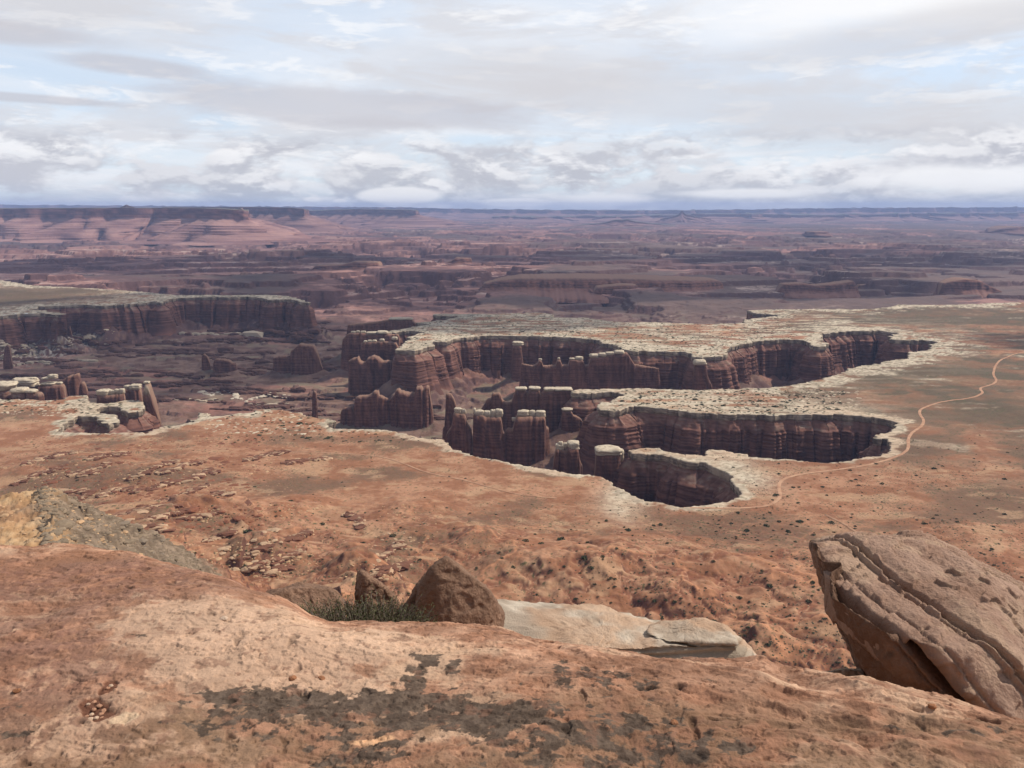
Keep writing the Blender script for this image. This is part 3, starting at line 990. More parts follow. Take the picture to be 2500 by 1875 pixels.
rf = rad_steps(1150, 46000, lambda r: 0.0026 * r if r < 9000 else 0.0055 * r, 3.4)
azf = np.linspace(rad(-41), rad(41), 1150)
X, Y, R_ = polar(rf, azf)
Z = floor_h(X, Y, TW)
dd = sdf(X, Y)
sl = slope_of(X, Y, Z)
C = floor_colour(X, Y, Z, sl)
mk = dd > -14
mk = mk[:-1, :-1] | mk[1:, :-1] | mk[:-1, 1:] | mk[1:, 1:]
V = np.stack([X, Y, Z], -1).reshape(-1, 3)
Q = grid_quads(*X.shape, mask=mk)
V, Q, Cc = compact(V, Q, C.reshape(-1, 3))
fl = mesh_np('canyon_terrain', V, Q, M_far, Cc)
tag(fl, kind='structure')
FR, FAZ, FZ = rf, azf, Z


# ------------------------------------------------------------------ cliff walls under the rim
def wall_strip(name, P, seed, height=150):
    n = len(P)
    r = np.hypot(P[:, 0], P[:, 1])
    vis = (np.abs(np.arctan2(P[:, 0], P[:, 1])) < 0.74) & (P[:, 1] > 300) & (r < 5600)
    S = smooth_ring(P, 10)
    T = np.roll(S, -3, 0) - np.roll(S, 3, 0)
    T /= np.hypot(T[:, 0], T[:, 1])[:, None] + 1e-9
    area = 0.5 * np.sum(P[:, 0] * np.roll(P[:, 1], -1) - np.roll(P[:, 0], -1) * P[:, 1])
    N = np.stack([T[:, 1], -T[:, 0]], -1) * (1 if area > 0 else -1)       # away from the bench
    N = smooth_ring(N, 4)
    N /= np.hypot(N[:, 0], N[:, 1])[:, None] + 1e-9
    seg = np.hypot(*(np.roll(P, -1, 0) - P).T)
    s = np.cumsum(seg)
    # profile: flange on the bench, white cap, shale slope, cliff, talus
    prof = [(-20, -0.9), (-9, 0.35), (-3, 0.6), (-0.8, 0.5), (0, -0.2), (0.4, -1.6), (0.0, -3.2), (0.5, -4.0), (0.2, -6.5), (-.3, -8.5), (0.2, -9.5), (-1.2, -11.5), (-2.6, -13.2),
            (-1.5, -14.5), (2.0, -16.5), (2.2, -18), (6.5, -20.5), (6.8, -22), (11, -25), (11.2, -27), (15, -29.5)]
    zc = np.linspace(-31, -100, 40)
    off = 15.4
    for k, z in enumerate(zc):
        off += 1.5 if k % 7 == 0 else 0.06
        prof.append((off, z))
    for k in range(5):
        prof.append((off + 1.5 + k * 4, -104 - k * 12))
    prof = np.array(prof)
    m = len(prof)
    O = np.repeat(prof[None, :, 0], n, 0).copy()
    Zz = np.repeat(prof[None, :, 1], n, 0).copy()
    PX = np.repeat(P[:, :1], m, 1)
    PY = np.repeat(P[:, 1:], m, 1)
    lowf = fbm(PX / 120, PY / 120, seed + 15, 3, .6)
    O = np.where((Zz < -13.5), -1.5 + (O + 1.5) * np.clip(1.0 + 1.1 * lowf, 0.25, 2.2), O)
    Zz = np.where(Zz < -13.5, Zz + 5.0 * fbm(PX / 150, PY / 150, seed + 16, 2) * sst(-13.5, -26, Zz) * sst(-125, -100, Zz), Zz)
    butt = fbm(PX / 34, PY / 34, seed + 1, 3, 0.6)
    flute = np.abs(fbm(PX / 9.5 + Zz / 400, PY / 9.5, seed + 2, 3, 0.6))
    crack = sst(0.10, 0.0, np.abs(fbm(PX / 16, PY / 16, seed + 3, 2)))
    deep = sst(-28, -33, Zz)
    O += sst(-14, -30, Zz) * (7.0 * butt) + deep * (2.8 * flute - 6.5 * crack) * np.clip(0.9 + 1.2 * fbm(PX / 70 + Zz / 50, PY / 70, seed + 18, 3), 0.15, 2) + sst(-14.5, -16, Zz) * (1 - deep) * 2.2 * fbm(PX / 14, PY / 14 + Zz / 9, seed + 20, 4, .6)
    O += (1 - deep) * sst(0.5, -2, Zz) * (-1.4 * sst(0.07, 0.0, np.abs(fbm(PX / 11, PY / 11, seed + 4, 2))) + 0.6 * fbm(PX / 4, PY / 4 + Zz / 6, seed + 5, 3))
    # ledges: horizontal strata pushed in and out
    zw = Zz + 1.3 * fbm(PX / 70, PY / 70, seed + 6, 2)
    led = pn(zw / 2.6, PX / 90 + PY / 130, seed + 7) + 0.6 * pn(zw / 1.1, PX / 40 - PY / 50, seed + 8)
    O += deep * (1.9 + 2.0 * sst(-.3, .5, fbm(PX / 50, PY / 50 + Zz / 30, seed + 17, 3))) * led
    O += deep * (0.12 + 0.14 * fbm(PX / 160, PY / 160, seed + 9, 2)) * (-24 - Zz).clip(0, 80) * 0.5
    hz = bench_h(PX + N[:, :1] * np.minimum(O, 0), PY + N[:, 1:] * np.minimum(O, 0))
    topw = sst(-5, 0, Zz)
    Zz = Zz + hz * topw + 0.5 * fbm(PX / 5, PY / 5, seed + 10, 3) * topw * (O > -15)
    VX = PX + N[:, :1] * O
    VY = PY + N[:, 1:] * O
    col = wall_colour(VX, VY, Zz)
    topc = np.zeros(VX.shape + (3,))
    topc[:, :6] = bench_colour(VX[:, :6], VY[:, :6], Zz[:, :6], 0 * VX[:, :6])
    rr_ = cmix((0.34, 0.26, 0.18), (0.56, 0.46, 0.34), sst(-.5, .5, fbm(VX / 9, VY / 9, seed + 12, 4)))
    topc = cmix(topc, rr_, 0.5 * sst(-5, -0.5, O) * sst(-0.45, 0.35, fbm(VX / 40, VY / 40, seed + 14, 3)))
    col = cmix(col, topc, sst(-1.5, -0.6, np.repeat(prof[None, :, 1], n, 0)))
    keep = vis | np.roll(vis, -1)
    i = np.arange(n)[:, None] * m + np.arange(m - 1)[None, :]
    j = ((np.arange(n) + 1) % n)[:, None] * m + np.arange(m - 1)[None, :]
    Qd = np.stack([i, j, j + 1, i + 1], -1)[keep]
    if area < 0:
        Qd = Qd[..., ::-1]
    Vv = np.stack([VX, VY, Zz], -1).reshape(-1, 3)
    Vv, Qd, cc = compact(Vv, Qd.reshape(-1, 4), col.reshape(-1, 3))
    o = mesh_np(name, Vv, Qd, M_wall, cc)
    tag(o, kind='structure')


wall_strip('canyon_cliff', A_r, 100)
wall_strip('canyon_cliff', B_r, 140)


# ------------------------------------------------------------------ towers, fins, buttes
def block_mesh(cx, cy, cz, hx, hy, hz, seed, n=18, p=4.0):
    """rounded weathered block"""
    bm = bmesh.new()
    bmesh.ops.create_icosphere(bm, subdivisions=4 if n > 10 else 3, radius=1)
    v = np.array([q.co[:] for q in bm.verts])
    f = np.array([[w.index for w in q.verts] for q in bm.faces])
    bm.free()
    k = (np.abs(v) ** p).sum(1) ** (-1 / p)
    v = v * k[:, None]
    s = 1 + 0.16 * fbm3(v[:, 0] * 1.6 + seed, v[:, 1] * 1.6, v[:, 2] * 1.2, seed, 3)
    v = v * s[:, None]
    v[:, :2] *= (1 + 0.10 * pn3(v[:, 2] * 3 + seed, v[:, 2] * 0, v[:, 2] * 0, seed))[:, None]
    return v * (hx, hy, hz) + (cx, cy, cz), f


def build_tower(t, k):
    L = t.L
    nx = int(np.clip(2 * L / (0.0011 * t.Y), 16, 260))
    u = (1 - np.cos(np.linspace(0, math.pi, nx))) / 2
    u = 0.5 * u + 0.5 * np.linspace(0, 1, nx)
    xs = t.x.min() + u * 2 * L
    # the traced skyline as height over x; vertical flanks nudged apart so that interpolation works
    order = np.arange(len(t.x))
    xx = t.x.copy()
    for i in range(1, len(xx)):
        if xx[i] <= xx[i - 1]:
            xx[i] = xx[i - 1] + 0.01
    top = np.interp(xs, xx, t.z)
    scale = t.Y / 2000.0
    top = top + 0.8 * scale * fbm(xs / (6 * scale), xs * 0, 200 + k, 3, 0.6)
    if t.cat != 'mesa':
        top = top + 2.2 * scale * np.round(2.2 * fbm(xs / (8 * scale), xs * 0 + 3, 260 + k, 3, .6)) / 2 * (1 if not t.caps else .3)
    top = np.maximum(top, t.base + 2)
    e = np.abs(2 * u - 1)
    prof = (1 - e ** 3.5).clip(0, 1) ** 0.5
    flute = 1 + 0.22 * fbm(xs / (9 * scale), xs * 0 + k, 210 + k, 3, .6) - 0.30 * sst(0.10, 0, np.abs(fbm(xs / (13 * scale), xs * 0 + 5, 220 + k, 2)))
    if t.cat == 'mesa':
        flute = 1 + 0.20 * fbm(xs / (70 * scale), xs * 0 + k, 210 + k, 4, .6) + 0.05 * fbm(xs / (14 * scale), xs * 0 + k, 212 + k, 3, .6)
    hrel = ((top - t.base) / (top.max() - t.base)).clip(0.02, 1)
    T = t.thick * prof * flute * (0.55 + 0.45 * hrel)
    lv = 46
    vv = np.linspace(0, 1, lv)
    base = t.base - 14
    cols = []
    Vl = []
    for side in (-1, 1):
        w = vv if side < 0 else vv[::-1]
        zz = base + (top[:, None] - base) * w[None, :]
        zw = zz + 1.0 * scale * fbm(xs[:, None] / (60 * scale) + 0 * zz, 0 * zz, 230 + k, 2)
        led = pn(zw / (2.6 * scale), xs[:, None] / 80 + 0 * zz, 7) + 0.6 * pn(zw / (1.1 * scale), xs[:, None] / 60 + 0 * zz, 8)
        sh = np.interp(1 - w, [0, 0.04, 0.12, 1], [0.55, 0.86, 0.95, 1.22])[None, :]
        yy = side * (T[:, None] * sh + (0.9 * led + 1.6 * fbm(xs[:, None] / (7 * scale) + 0 * zz, zz / (26 * scale), 240 + k, 3)) * scale * prof[:, None] ** .5)
        xw = xs[:, None] + 0 * zz + ((e[:, None] > 0.7) * 0.9 * led * scale + (2 * u[:, None] - 1) * e[:, None] ** 4 * (1 - w)[None, :] * 0.05 * L)
        Vl.append(np.stack([xw, t.Y + yy, zz], -1))
    V = np.concatenate(Vl, 1)
    nn = V.shape[1]
    i = np.arange(nx - 1)[:, None] * nn + np.arange(nn - 1)[None, :]
    Qd = np.stack([i, i + nn, i + nn + 1, i + 1], -1).reshape(-1, 4)[:, ::-1]
    Vf = V.reshape(-1, 3)
    zt = np.repeat(top, nn)
    red = wall_colour(Vf[:, 0], Vf[:, 1], Vf[:, 2] * (1 / scale if t.cat == 'mesa' else 1) - 30, 0)
    if t.cat == 'mesa':
        hh = (Vf[:, 2] - t.base) / (zt - t.base + 1)
        red = cmix((0.19, 0.105, 0.082), red, sst(0.30, 0.42, hh + 0.15 * fbm(Vf[:, 0] / 60, Vf[:, 1] / 60, 9, 3)))
    nrm_up = np.tile(np.interp(np.concatenate([vv, vv[::-1]]), [0.97, 1], [0, 1]), nx)
    red = cmix(red, (0.24, 0.15, 0.105), nrm_up * 0.8)
    root = bpy.data.objects.new(t.name, None)
    link(root)
    root.location = (t.cx, t.Y, t.base)
    tag(root, t.label, t.cat, t.group)
    loc0 = np.array((t.cx, t.Y, t.base))
    if t.cat == 'mesa' or t.thick > 60:
        # talus skirt spreads
        w = (1 - (Vf[:, 2] - t.base) / np.maximum(zt - t.base, 1)).clip(0, 1)
        sp = sst(0.45, 1.0, w)
        Vf[:, 1] = t.Y + (Vf[:, 1] - t.Y) * (1 + 0.55 * sp)
    mesh_np('rock_column' if t.cat != 'mesa' else 'cliff_body', Vf - loc0, Qd, M_wall, red, parent=root)
    for ci, (a, b, yt, yb) in enumerate(t.caps):
        if not getattr(t, 'raw', False):
            f = T3 if t.Y < 1950 else T5
            (a, yt), (b, yb) = f([(a, yt)])[0], f([(b, yb)])[0]
        x0, zt_ = atY(a, yt, t.Y)
        x1, zb_ = atY(b, yb, t.Y)
        cx, hx = (x0 + x1) / 2, (x1 - x0) / 2
        # a seen height is part depth of the lit top, part thickness
        th = (zt_ - zb_)
        hy = min(t.thick * 1.05, max(hx * 0.9, 4.0))
        hz = max(th * 0.60, 2.2)
        v, f_ = block_mesh(cx, t.Y, zb_ + hz * 0.9, hx * 1.06, hy, hz, k * 7 + ci)
        vz = v[:, 2]
        n = fbm(v[:, 0] / 3, v[:, 1] / 3 + vz / 2, 300 + k, 3)
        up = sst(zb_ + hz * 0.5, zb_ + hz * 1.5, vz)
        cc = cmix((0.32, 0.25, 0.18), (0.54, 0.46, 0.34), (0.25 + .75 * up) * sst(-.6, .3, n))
        mesh_np('cap_rock', v - loc0, f_, M_white, cc, parent=root)


for k, t in enumerate(towers):
    build_tower(t, k)


# ------------------------------------------------------------------ the great mesas on the skyline
def far_mesa(name, pts, label, depth, base=-60, clf=0.30, tint=1.0, step=90, spread=900, top_noise=4, seed=500, promont=260):
    """pts: (px, py, Y) of the cliff edge, traced left to right"""
    P = []
    for px, py, Yd in pts:
        x, z = atY(px, py, Yd)
        P.append((x, Yd, z))
    P = np.array(P)
    seg = np.hypot(np.diff(P[:, 0]), np.diff(P[:, 1]))
    s = np.concatenate([[0], np.cumsum(seg)])
    ss = np.arange(0, s[-1], step)
    px_, py_, pz_ = [np.interp(ss, s, P[:, i]) for i in range(3)]
    mx, my = px_.copy(), py_.copy()
    w = sst(0, 500, s[-1] - ss)
    my = my + w * promont * fbm(mx / 1400, my * 0, seed, 4, .6) * 1.6
    mx = mx + w * promont * 0.4 * fbm(mx / 1100, my * 0 + 4, seed + 1, 4, .6)
    T = np.stack([np.gradient(mx), np.gradient(my)], -1)
    for _ in range(8):
        T[1:-1] = (T[:-2] + 2 * T[1:-1] + T[2:]) / 4
    T /= np.hypot(T[:, 0], T[:, 1])[:, None]
    N = np.stack([T[:, 1], -T[:, 0]], -1)
    v = np.concatenate([[-1.0, -0.02], np.linspace(0, 1, 64)])
    H = pz_ - base
    VX, VY, VZ = [], [], []
    n = len(ss)
    V1 = np.repeat(v[None, :], n, 0)
    cliff = clf
    offs = np.where(V1 < 0, V1 * depth, np.interp(V1, [0, cliff, cliff + 0.02, 0.86, 0.88, 0.94, 0.95, 1], [0, 0.03, 0.06, 0.66, 0.70, 0.75, 0.95, 1.1]) * spread)
    SX = np.repeat(ss[:, None], len(v), 1)
    rib = np.abs(fbm(SX / 420, V1 * 0.5, seed + 3, 4, .6))
    offs = offs + (V1 > 0) * ((rib - 0.3) * spread * 0.85 * sst(0.0, 0.9, V1) + 26 * fbm(SX / 110, V1 * 2, seed + 4, 4, .6) + 16 * pn(V1 * 26, SX / 2500, seed + 5) * sst(cliff, cliff + .05, V1))
    Z = pz_[:, None] - np.maximum(V1, 0) * H[:, None] + (V1 <= 0) * (top_noise * fbm(SX / 500, V1 * 4, seed + 6, 4, .6))
    bk = 1 + np.where(V1 < 0, -V1 * depth, 0) / np.hypot(mx, my)[:, None]
    Xm = mx[:, None] * bk + N[:, :1] * np.maximum(offs, 0)
    Ym = my[:, None] * bk + N[:, 1:] * np.maximum(offs, 0)
    col = np.zeros(Xm.shape + (3,))
    nz = fbm(SX / 300, V1 * 6, seed + 7, 4, .6)
    bandn = pn(V1 * 42, SX / 4000, seed + 8)
    cl = cmix((0.10, 0.052, 0.045), (0.29, 0.15, 0.115), sst(-0.35, 0.6, fbm(SX / 90, V1 * 5, seed + 9, 4, .6) + .3 * bandn))
    ta = cmix((0.20, 0.11, 0.095), (0.36, 0.215, 0.175), sst(-0.5, 0.5, 0.6 * bandn + 1.2 * nz))
    ta = cmix(ta, (0.20, 0.10, 0.08), sst(0.40, 0.7, bandn + .5 * nz) * 0.6)
    col = cmix(cl, ta, sst(cliff - .02, cliff + .03, V1 + 0.03 * nz))
    col = cmix(col, (0.14, 0.12, 0.085), sst(0.025, 0.0, V1 + 0.02 * nz))
    col = col * tint
    m = len(v)
    Vv = np.stack([Xm, Ym, Z], -1).reshape(-1, 3)
    i = np.arange(n - 1)[:, None] * m + np.arange(m - 1)[None, :]
    Qd = np.stack([i, i + m, i + m + 1, i + 1], -1).reshape(-1, 4)
    o = mesh_np(name, Vv, Qd, M_far, col.reshape(-1, 3))
    if label:
        tag(o, label, 'mesa')
    else:
        tag(o, kind='structure')
    return o


def Z1p(l):
    return [(px / 1.7696, 450 + py / 1.7696, Yd) for px, py, Yd in l]


def Z6p(l):
    return [(1250 + px / 1.7696, 450 + py / 1.7696, Yd) for px, py, Yd in l]


far_mesa('mesa', Z1p([(-900, 104, 13500), (0, 104, 13000), (300, 103, 12600), (520, 101, 12700), (800, 102, 12400), (960, 104, 12100), (1040, 112, 11800), (1062, 116, 12100), (1056, 104, 13200), (1040, 101, 15000)]),
         'long flat-topped red cliff mesa filling the left skyline', 5000, base=-75, seed=500, spread=900, promont=330)
far_mesa('mesa', Z1p([(700, 98, 17500), (1100, 98, 17000), (1250, 101, 16600), (1325, 106, 16300), (1330, 112, 17500), (1325, 108, 19500)]),
         'darker mesa headland just right behind the long cliff mesa', 5000, base=-70, clf=.28, seed=520, spread=950, promont=200, tint=.8)
far_mesa('mesa', Z1p([(1200, 116, 23500), (1400, 113, 23000), (1540, 107, 22500), (1650, 109, 22300), (1800, 112, 21800), (1812, 118, 23000), (1800, 112, 26000)]),
         'blue hazy mesa standing apart left of centre on the skyline', 6000, base=-70, clf=.3, seed=540, spread=1100, promont=200, tint=.8)
far_mesa('hills', [(-600, 503, 40000), (0, 500, 40000), (300, 502, 40000), (700, 505, 40000), (1000, 507, 39000), (1180, 512, 37000), (1450, 514, 36000), (1600, 515, 37000), (1900, 511, 38000), (2100, 508, 38000), (2500, 506, 38000), (3200, 506, 38000)],
         None, 9000, base=-70, clf=.4, seed=560, spread=1800, promont=900, step=160, top_noise=70, tint=.85)
far_mesa('hills', Z6p([(-100, 140, 30000), (100, 142, 29000), (330, 140, 30000), (600, 136, 30000), (800, 130, 29500), (1000, 128, 29000), (1300, 134, 29500), (1700, 128, 30000), (2300, 124, 31000), (3000, 124, 31000)]),
         None, 3500, base=-70, clf=.35, seed=580, spread=1300, promont=1200, step=120, top_noise=70, tint=.85)
far_mesa('hills', Z6p([(230, 186, 22000), (300, 178, 21500), (400, 166, 21500), (440, 155, 21500), (500, 152, 21500), (530, 160, 21500), (600, 170, 21800), (680, 178, 22000), (760, 186, 22500)]),
         None, 900, base=-68, clf=.3, seed=600, spread=500, promont=60, step=60, top_noise=6, tint=.8)
far_mesa('hills', Z6p([(640, 150, 26500), (700, 138, 26000), (722, 128, 26000), (732, 113, 26000), (738, 114, 26000), (748, 128, 26000), (790, 138, 26000), (860, 150, 26500)]),
         None, 500, base=-60, clf=.25, seed=620, spread=500, promont=20, step=30, top_noise=3, tint=.8)
far_mesa('hills', Z1p([(505, 104, 15500), (525, 98, 15500), (540, 90, 15500), (548, 88, 15500), (556, 92, 15500), (575, 98, 15500), (600, 104, 15500)]),
         None, 300, base=330, clf=.2, seed=640, spread=160, promont=5, step=15, top_noise=2, tint=.6)

# ------------------------------------------------------------------ dirt roads
M_road = vc_mat('dirt_track', [(0.4, 0.08)], rough=0.95)


def road(pts, width, shade=1.0):
    p = np.array(pts, float)
    x, y = at(p[:, 0], p[:, 1], 0)
    for _ in range(4):                                   # settle on the real height
        z = bench_z(x, y)
        x, y = at(p[:, 0], p[:, 1], z)
    P = np.stack([x, y], -1)
    seg = np.hypot(*np.diff(P, axis=0).T)
    s = np.concatenate([[0], np.cumsum(seg)])
    ss = np.arange(0, s[-1], 3.0)
    Q_ = np.stack([np.interp(ss, s, P[:, 0]), np.interp(ss, s, P[:, 1])], -1)
    for _ in range(60):
        Q_[1:-1] = (Q_[:-2] + 2 * Q_[1:-1] + Q_[2:]) / 4
    T = np.gradient(Q_, axis=0)
    T /= np.hypot(T[:, 0], T[:, 1])[:, None]
    N = np.stack([-T[:, 1], T[:, 0]], -1)
    rows = []
    for o_ in (-1, -0.5, 0, 0.5, 1):
        wob_ = width * (o_ + 0.25 * fbm(ss / 20, ss * 0 + o_, 700, 3) * abs(o_))
        q = Q_ + N * wob_[:, None]
        z = bench_z(q[:, 0], q[:, 1]) + 0.45 + 0.25 * (1 - abs(o_))
        rows.append(np.stack([q[:, 0], q[:, 1], z], -1))
    V = np.stack(rows, 1)
    n = len(ss)
    col = cmix((0.36 * shade, 0.205 * shade, 0.130 * shade), (0.44 * shade, 0.27 * shade, 0.175 * shade), sst(-.4, .4, fbm(V[..., 0] / 15, V[..., 1] / 15, 701, 3)))
    o = mesh_np('dirt_road', V.reshape(-1, 3), grid_quads(n, 5)[:, ::-1], M_road, col.reshape(-1, 3))
    tag(o, kind='structure')


road(T6([(2330, 225), (2212, 240), (2150, 255), (2095, 280), (2070, 310), (2060, 350), (2080, 385), (2040, 408), (1997, 412), (1995, 425), (2015, 440), (1980, 460), (1900, 475), (1820, 482), (1760, 498), (1700, 523)])
     + T4([(2195, 275), (2205, 300), (2230, 330), (2212, 370), (2150, 405), (2125, 450), (2130, 510), (2100, 540), (2000, 580), (1850, 620), (1700, 640), (1520, 662), (1430, 672), (1350, 692), (1305, 720), (1300, 770), (1325, 805), (1300, 840), (1245, 878), (1100, 888), (900, 888), (700, 885)]), 2.6)
road(T3([(1250, 1275), (1000, 1255), (800, 1225), (600, 1170), (400, 1110), (200, 1070), (0, 1035)]) + T2([(1900, 820), (1700, 745), (1500, 715), (1300, 712), (1100, 695), (800, 685)]), 1.5, 0.98)
road(T4([(1900, 1120), (1800, 1040), (1700, 975), (1600, 930)]), 2.0, 0.8)

# ------------------------------------------------------------------ scattered boulders and bushes on the bench
def lump(seed, sub=1, flat=0.6, rough_=0.25):
    bm = bmesh.new()
    bmesh.ops.create_icosphere(bm, subdivisions=sub, radius=1)
    v = np.array([q.co[:] for q in bm.verts])
    f = np.array([[w.index for w in q.verts] for q in bm.faces])
    bm.free()
    v = v * (1 + rough_ * rng.uniform(-1, 1, len(v)))[:, None]
    v[:, 2] *= flat
    return v, f


def vis_pts(n, region):
    """random land points inside a traced image window (uniform in the picture so density falls with distance)"""
    x0, y0, x1, y1 = region
    px = rng.uniform(x0, x1, n)
    py = rng.uniform(y0, y1, n)
    x, y = at(px, py, 0)
    z = np.zeros(n)
    for _ in range(12):
        z = 0.5 * z + 0.5 * bench_z(x, y)
        x, y = at(px, py, z)
    r = np.hypot(x, y)
    ok = (sdf(x, y) < -6) & (r > 350) & (np.abs(bench_z(x, y) - z) < 3)
    return x[ok], y[ok], z[ok]


def bush_mesh(seed):
    """leafy clump: many small faces through an uneven volume"""
    r = np.random.default_rng(seed)
    V, F = [], []
    for k in range(70):
        a = r.uniform(0, 2 * math.pi)
        q = math.sqrt(r.uniform(0, 1))
        h = r.uniform(0.05, 1) * math.sqrt(max(0.02, 1 - q * q * 0.8))
        c_ = np.array((q * math.cos(a), q * math.sin(a), h))
        s = r.uniform(0.14, 0.30)
        d1 = r.normal(size=3)
        d1 /= np.linalg.norm(d1)
        d2 = np.cross(d1, r.normal(size=3))
        d2 /= np.linalg.norm(d2)
        b = len(V)
        V += [c_ - d1 * s - d2 * s * .5, c_ + d1 * s - d2 * s * .6, c_ + d1 * s * .7 + d2 * s, c_ - d1 * s * .8 + d2 * s * .7]
        F.append((b, b + 1, b + 2, b + 3))
    return np.array(V), np.array(F)


bush_me = []
for k in range(4):
    v, f = bush_mesh(800 + k)
    o = mesh_np('juniper_bush', v, f, M_bush, smooth=False)
    bush_me.append(o.data)
    bpy.data.objects.remove(o)
rock_me = []
rcol = {'tan': (0.42, 0.29, 0.19), 'red': (0.19, 0.09, 0.06), 'white': (0.50, 0.42, 0.32), 'grey': (0.215, 0.168, 0.122)}
for k, (nm, cc) in enumerate(rcol.items()):
    for j in range(3):
        v, f = lump(k * 3 + j, 2, 0.55, 0.16)
        v[:, :2] = np.sign(v[:, :2]) * np.abs(v[:, :2]) ** 0.7
        o = mesh_np('boulder', v, f, M_white, np.repeat(np.array([cc]), len(v), 0), smooth=False)
        rock_me.append((nm, o.data))
        bpy.data.objects.remove(o)


def scatter_things(name, meshes, pts, size, label, cat, group, squash=1.0):
    for x, y, z in zip(*pts):
        s = size * float(np.exp(rng.normal(0, 0.35)))
        o = bpy.data.objects.new(name, meshes[rng.integers(len(meshes))])
        o.location = (x, y, z - 0.12 * s)
        o.rotation_euler = (0, 0, rng.uniform(0, 6.28))
        o.scale = (s * rng.uniform(.8, 1.3), s * rng.uniform(.7, 1.1), s * squash * rng.uniform(.7, 1.1))
        fpx, fpy = px_of(x, y, z)
        tag(o, label(fpx, fpy) if callable(label) else label, cat, group)
        link(o)


def scatter_stuff(name, me, pts, size, mat, squash=1.0, spread=.35):
    """one object made of very many small pieces"""
    x, y, z = pts
    n = len(x)
    v = np.zeros(len(me.vertices) * 3, dtype=np.float32)
    me.vertices.foreach_get('co', v)
    v = v.reshape(-1, 3)
    k = len(me.polygons[0].vertices)
    f = np.zeros(len(me.polygons) * k, dtype=np.int32)
    me.polygons.foreach_get('vertices', f)
    f = f.reshape(-1, k)
    s = size * np.exp(rng.normal(0, spread, n))
    a = rng.uniform(0, 6.28, n)
    ca, sa = np.cos(a)[:, None], np.sin(a)[:, None]
    vx = (v[None, :, 0] * ca - v[None, :, 1] * sa) * s[:, None] + x[:, None]
    vy = (v[None, :, 0] * sa + v[None, :, 1] * ca) * s[:, None] + y[:, None]
    vz = v[None, :, 2] * s[:, None] * squash + z[:, None] - 0.15 * s[:, None]
    V = np.stack([vx, vy, vz], -1).reshape(-1, 3)
    Fq = (f[None] + (np.arange(n) * len(v))[:, None, None]).reshape(-1, k)
    col = None
    if 'Col' in me.color_attributes:
        c0 = np.array(me.color_attributes['Col'].data[0].color[:3])
        col = np.repeat(c0[None] * rng.uniform(0.75, 1.15, (n, 1)), len(v), 0)
    o = mesh_np(name, V, Fq, mat, col, smooth=False)
    tag(o, kind='stuff')
    return o


# bushes: individuals where they show largest
p = vis_pts(150, (1250, 1270, 2150, 1620))
scatter_things('desert_bush', bush_me, p, 1.9, lambda u, v: 'small dark bush on the gullied red slope ' + ('beyond the pointed boulder' if u < 1420 else 'beyond the whitish slab' if u < 1650 else 'between the slab and the tilted boulder' if v > 1420 else 'near the round canyon head'), 'bush', 'bushes on the gullied slope', 0.8)
p = vis_pts(70, (1750, 1080, 2500, 1300))
scatter_things('desert_bush', bush_me, p, 2.1, lambda u, v: 'dark bush on the orange flat ' + ('left of the curving dirt road' if u < 1900 else 'right of the dirt road' if u < 2250 else 'near the right edge of the photo'), 'bush', 'bushes on the orange flat', 0.75)
p = vis_pts(34, (560, 1020, 1250, 1330))
scatter_things('desert_bush', bush_me, p, 1.7, lambda u, v: 'dark bush on the bare orange near bench ' + ('above the rockfall' if u < 800 else 'below the faint straight track' if v > 1180 else 'near the pale canyon rim'), 'bush', 'bushes on the near bench', 0.75)
tiny, f_ = lump(1, 1, 0.6, 0.2)
tinyo = mesh_np('scrub', tiny, f_, M_scrub, smooth=False)
tiny_me = tinyo.data
bpy.data.objects.remove(tinyo)
pp = [vis_pts(17000, (0, 1030, 2500, 1640)), vis_pts(6000, (1700, 1080, 2500, 1400))]
pp = tuple(np.concatenate([a[i] for a in pp]) for i in range(3))
keep = (fbm(pp[0] / 120, pp[1] / 120, 820, 3) + rng.uniform(-.3, .3, len(pp[0]))) > -0.05
pp = tuple(a[keep] for a in pp)
scatter_stuff('desert_scrub', tiny_me, pp, 0.85, M_scrub, 0.7)
pp = [vis_pts(2600, (900, 770, 1950, 880)), vis_pts(700, (1500, 950, 2060, 1015)), vis_pts(300, (550, 1000, 1100, 1080)), vis_pts(120, (0, 975, 300, 1010))]
pp = tuple(np.concatenate([a[i] for a in pp]) for i in range(3))
scatter_stuff('rim_scrub', bush_me[0], pp, 2.1, M_bush, 0.6)


scatter_stuff('bench_scrub', bush_me[1], tuple(np.concatenate(q) for q in zip(vis_pts(420, (900, 1230, 2500, 1640)), vis_pts(260, (1500, 1060, 2500, 1330)), vis_pts(160, (0, 1080, 900, 1400)))), 1.25, M_bush, 0.7)


def rocks(kind):
    return [m for n, m in rock_me if n == kind]


scatter_things('boulder', rocks('tan'), vis_pts(45, (540, 1290, 700, 1400)), 3.4, lambda u, v: ('upper' if v < 1345 else 'lower') + ' tan block of the rockfall beyond the ledge, ' + ('left side' if u < 620 else 'right side'), 'boulder', 'pale rockfall blocks beyond the ledge', .8)
scatter_things('boulder', rocks('tan'), vis_pts(35, (900, 1300, 1010, 1420)), 2.4, 'cream block in the heap behind the upright fin-shaped rock', 'boulder', 'cream blocks behind the fin-shaped rock', .8)
pp = [vis_pts(2600, (0, 1060, 720, 1400)), vis_pts(700, (600, 1230, 1080, 1420))]
pp = tuple(np.concatenate([a[i] for a in pp]) for i in range(3))
keep = fbm(pp[0] / 60, pp[1] / 60, 830, 3) > 0.02
pp = tuple(a[keep] for a in pp)
def spur_pts(n, q0, q1):
    s_ = rng.uniform(330, 570, n)
    q_ = rng.uniform(q0, q1, n)
    x = s_ * SPUR[0] + q_ * SPUR[1]
    y = s_ * SPUR[1] - q_ * SPUR[0]
    return x, y, bench_z(x, y)


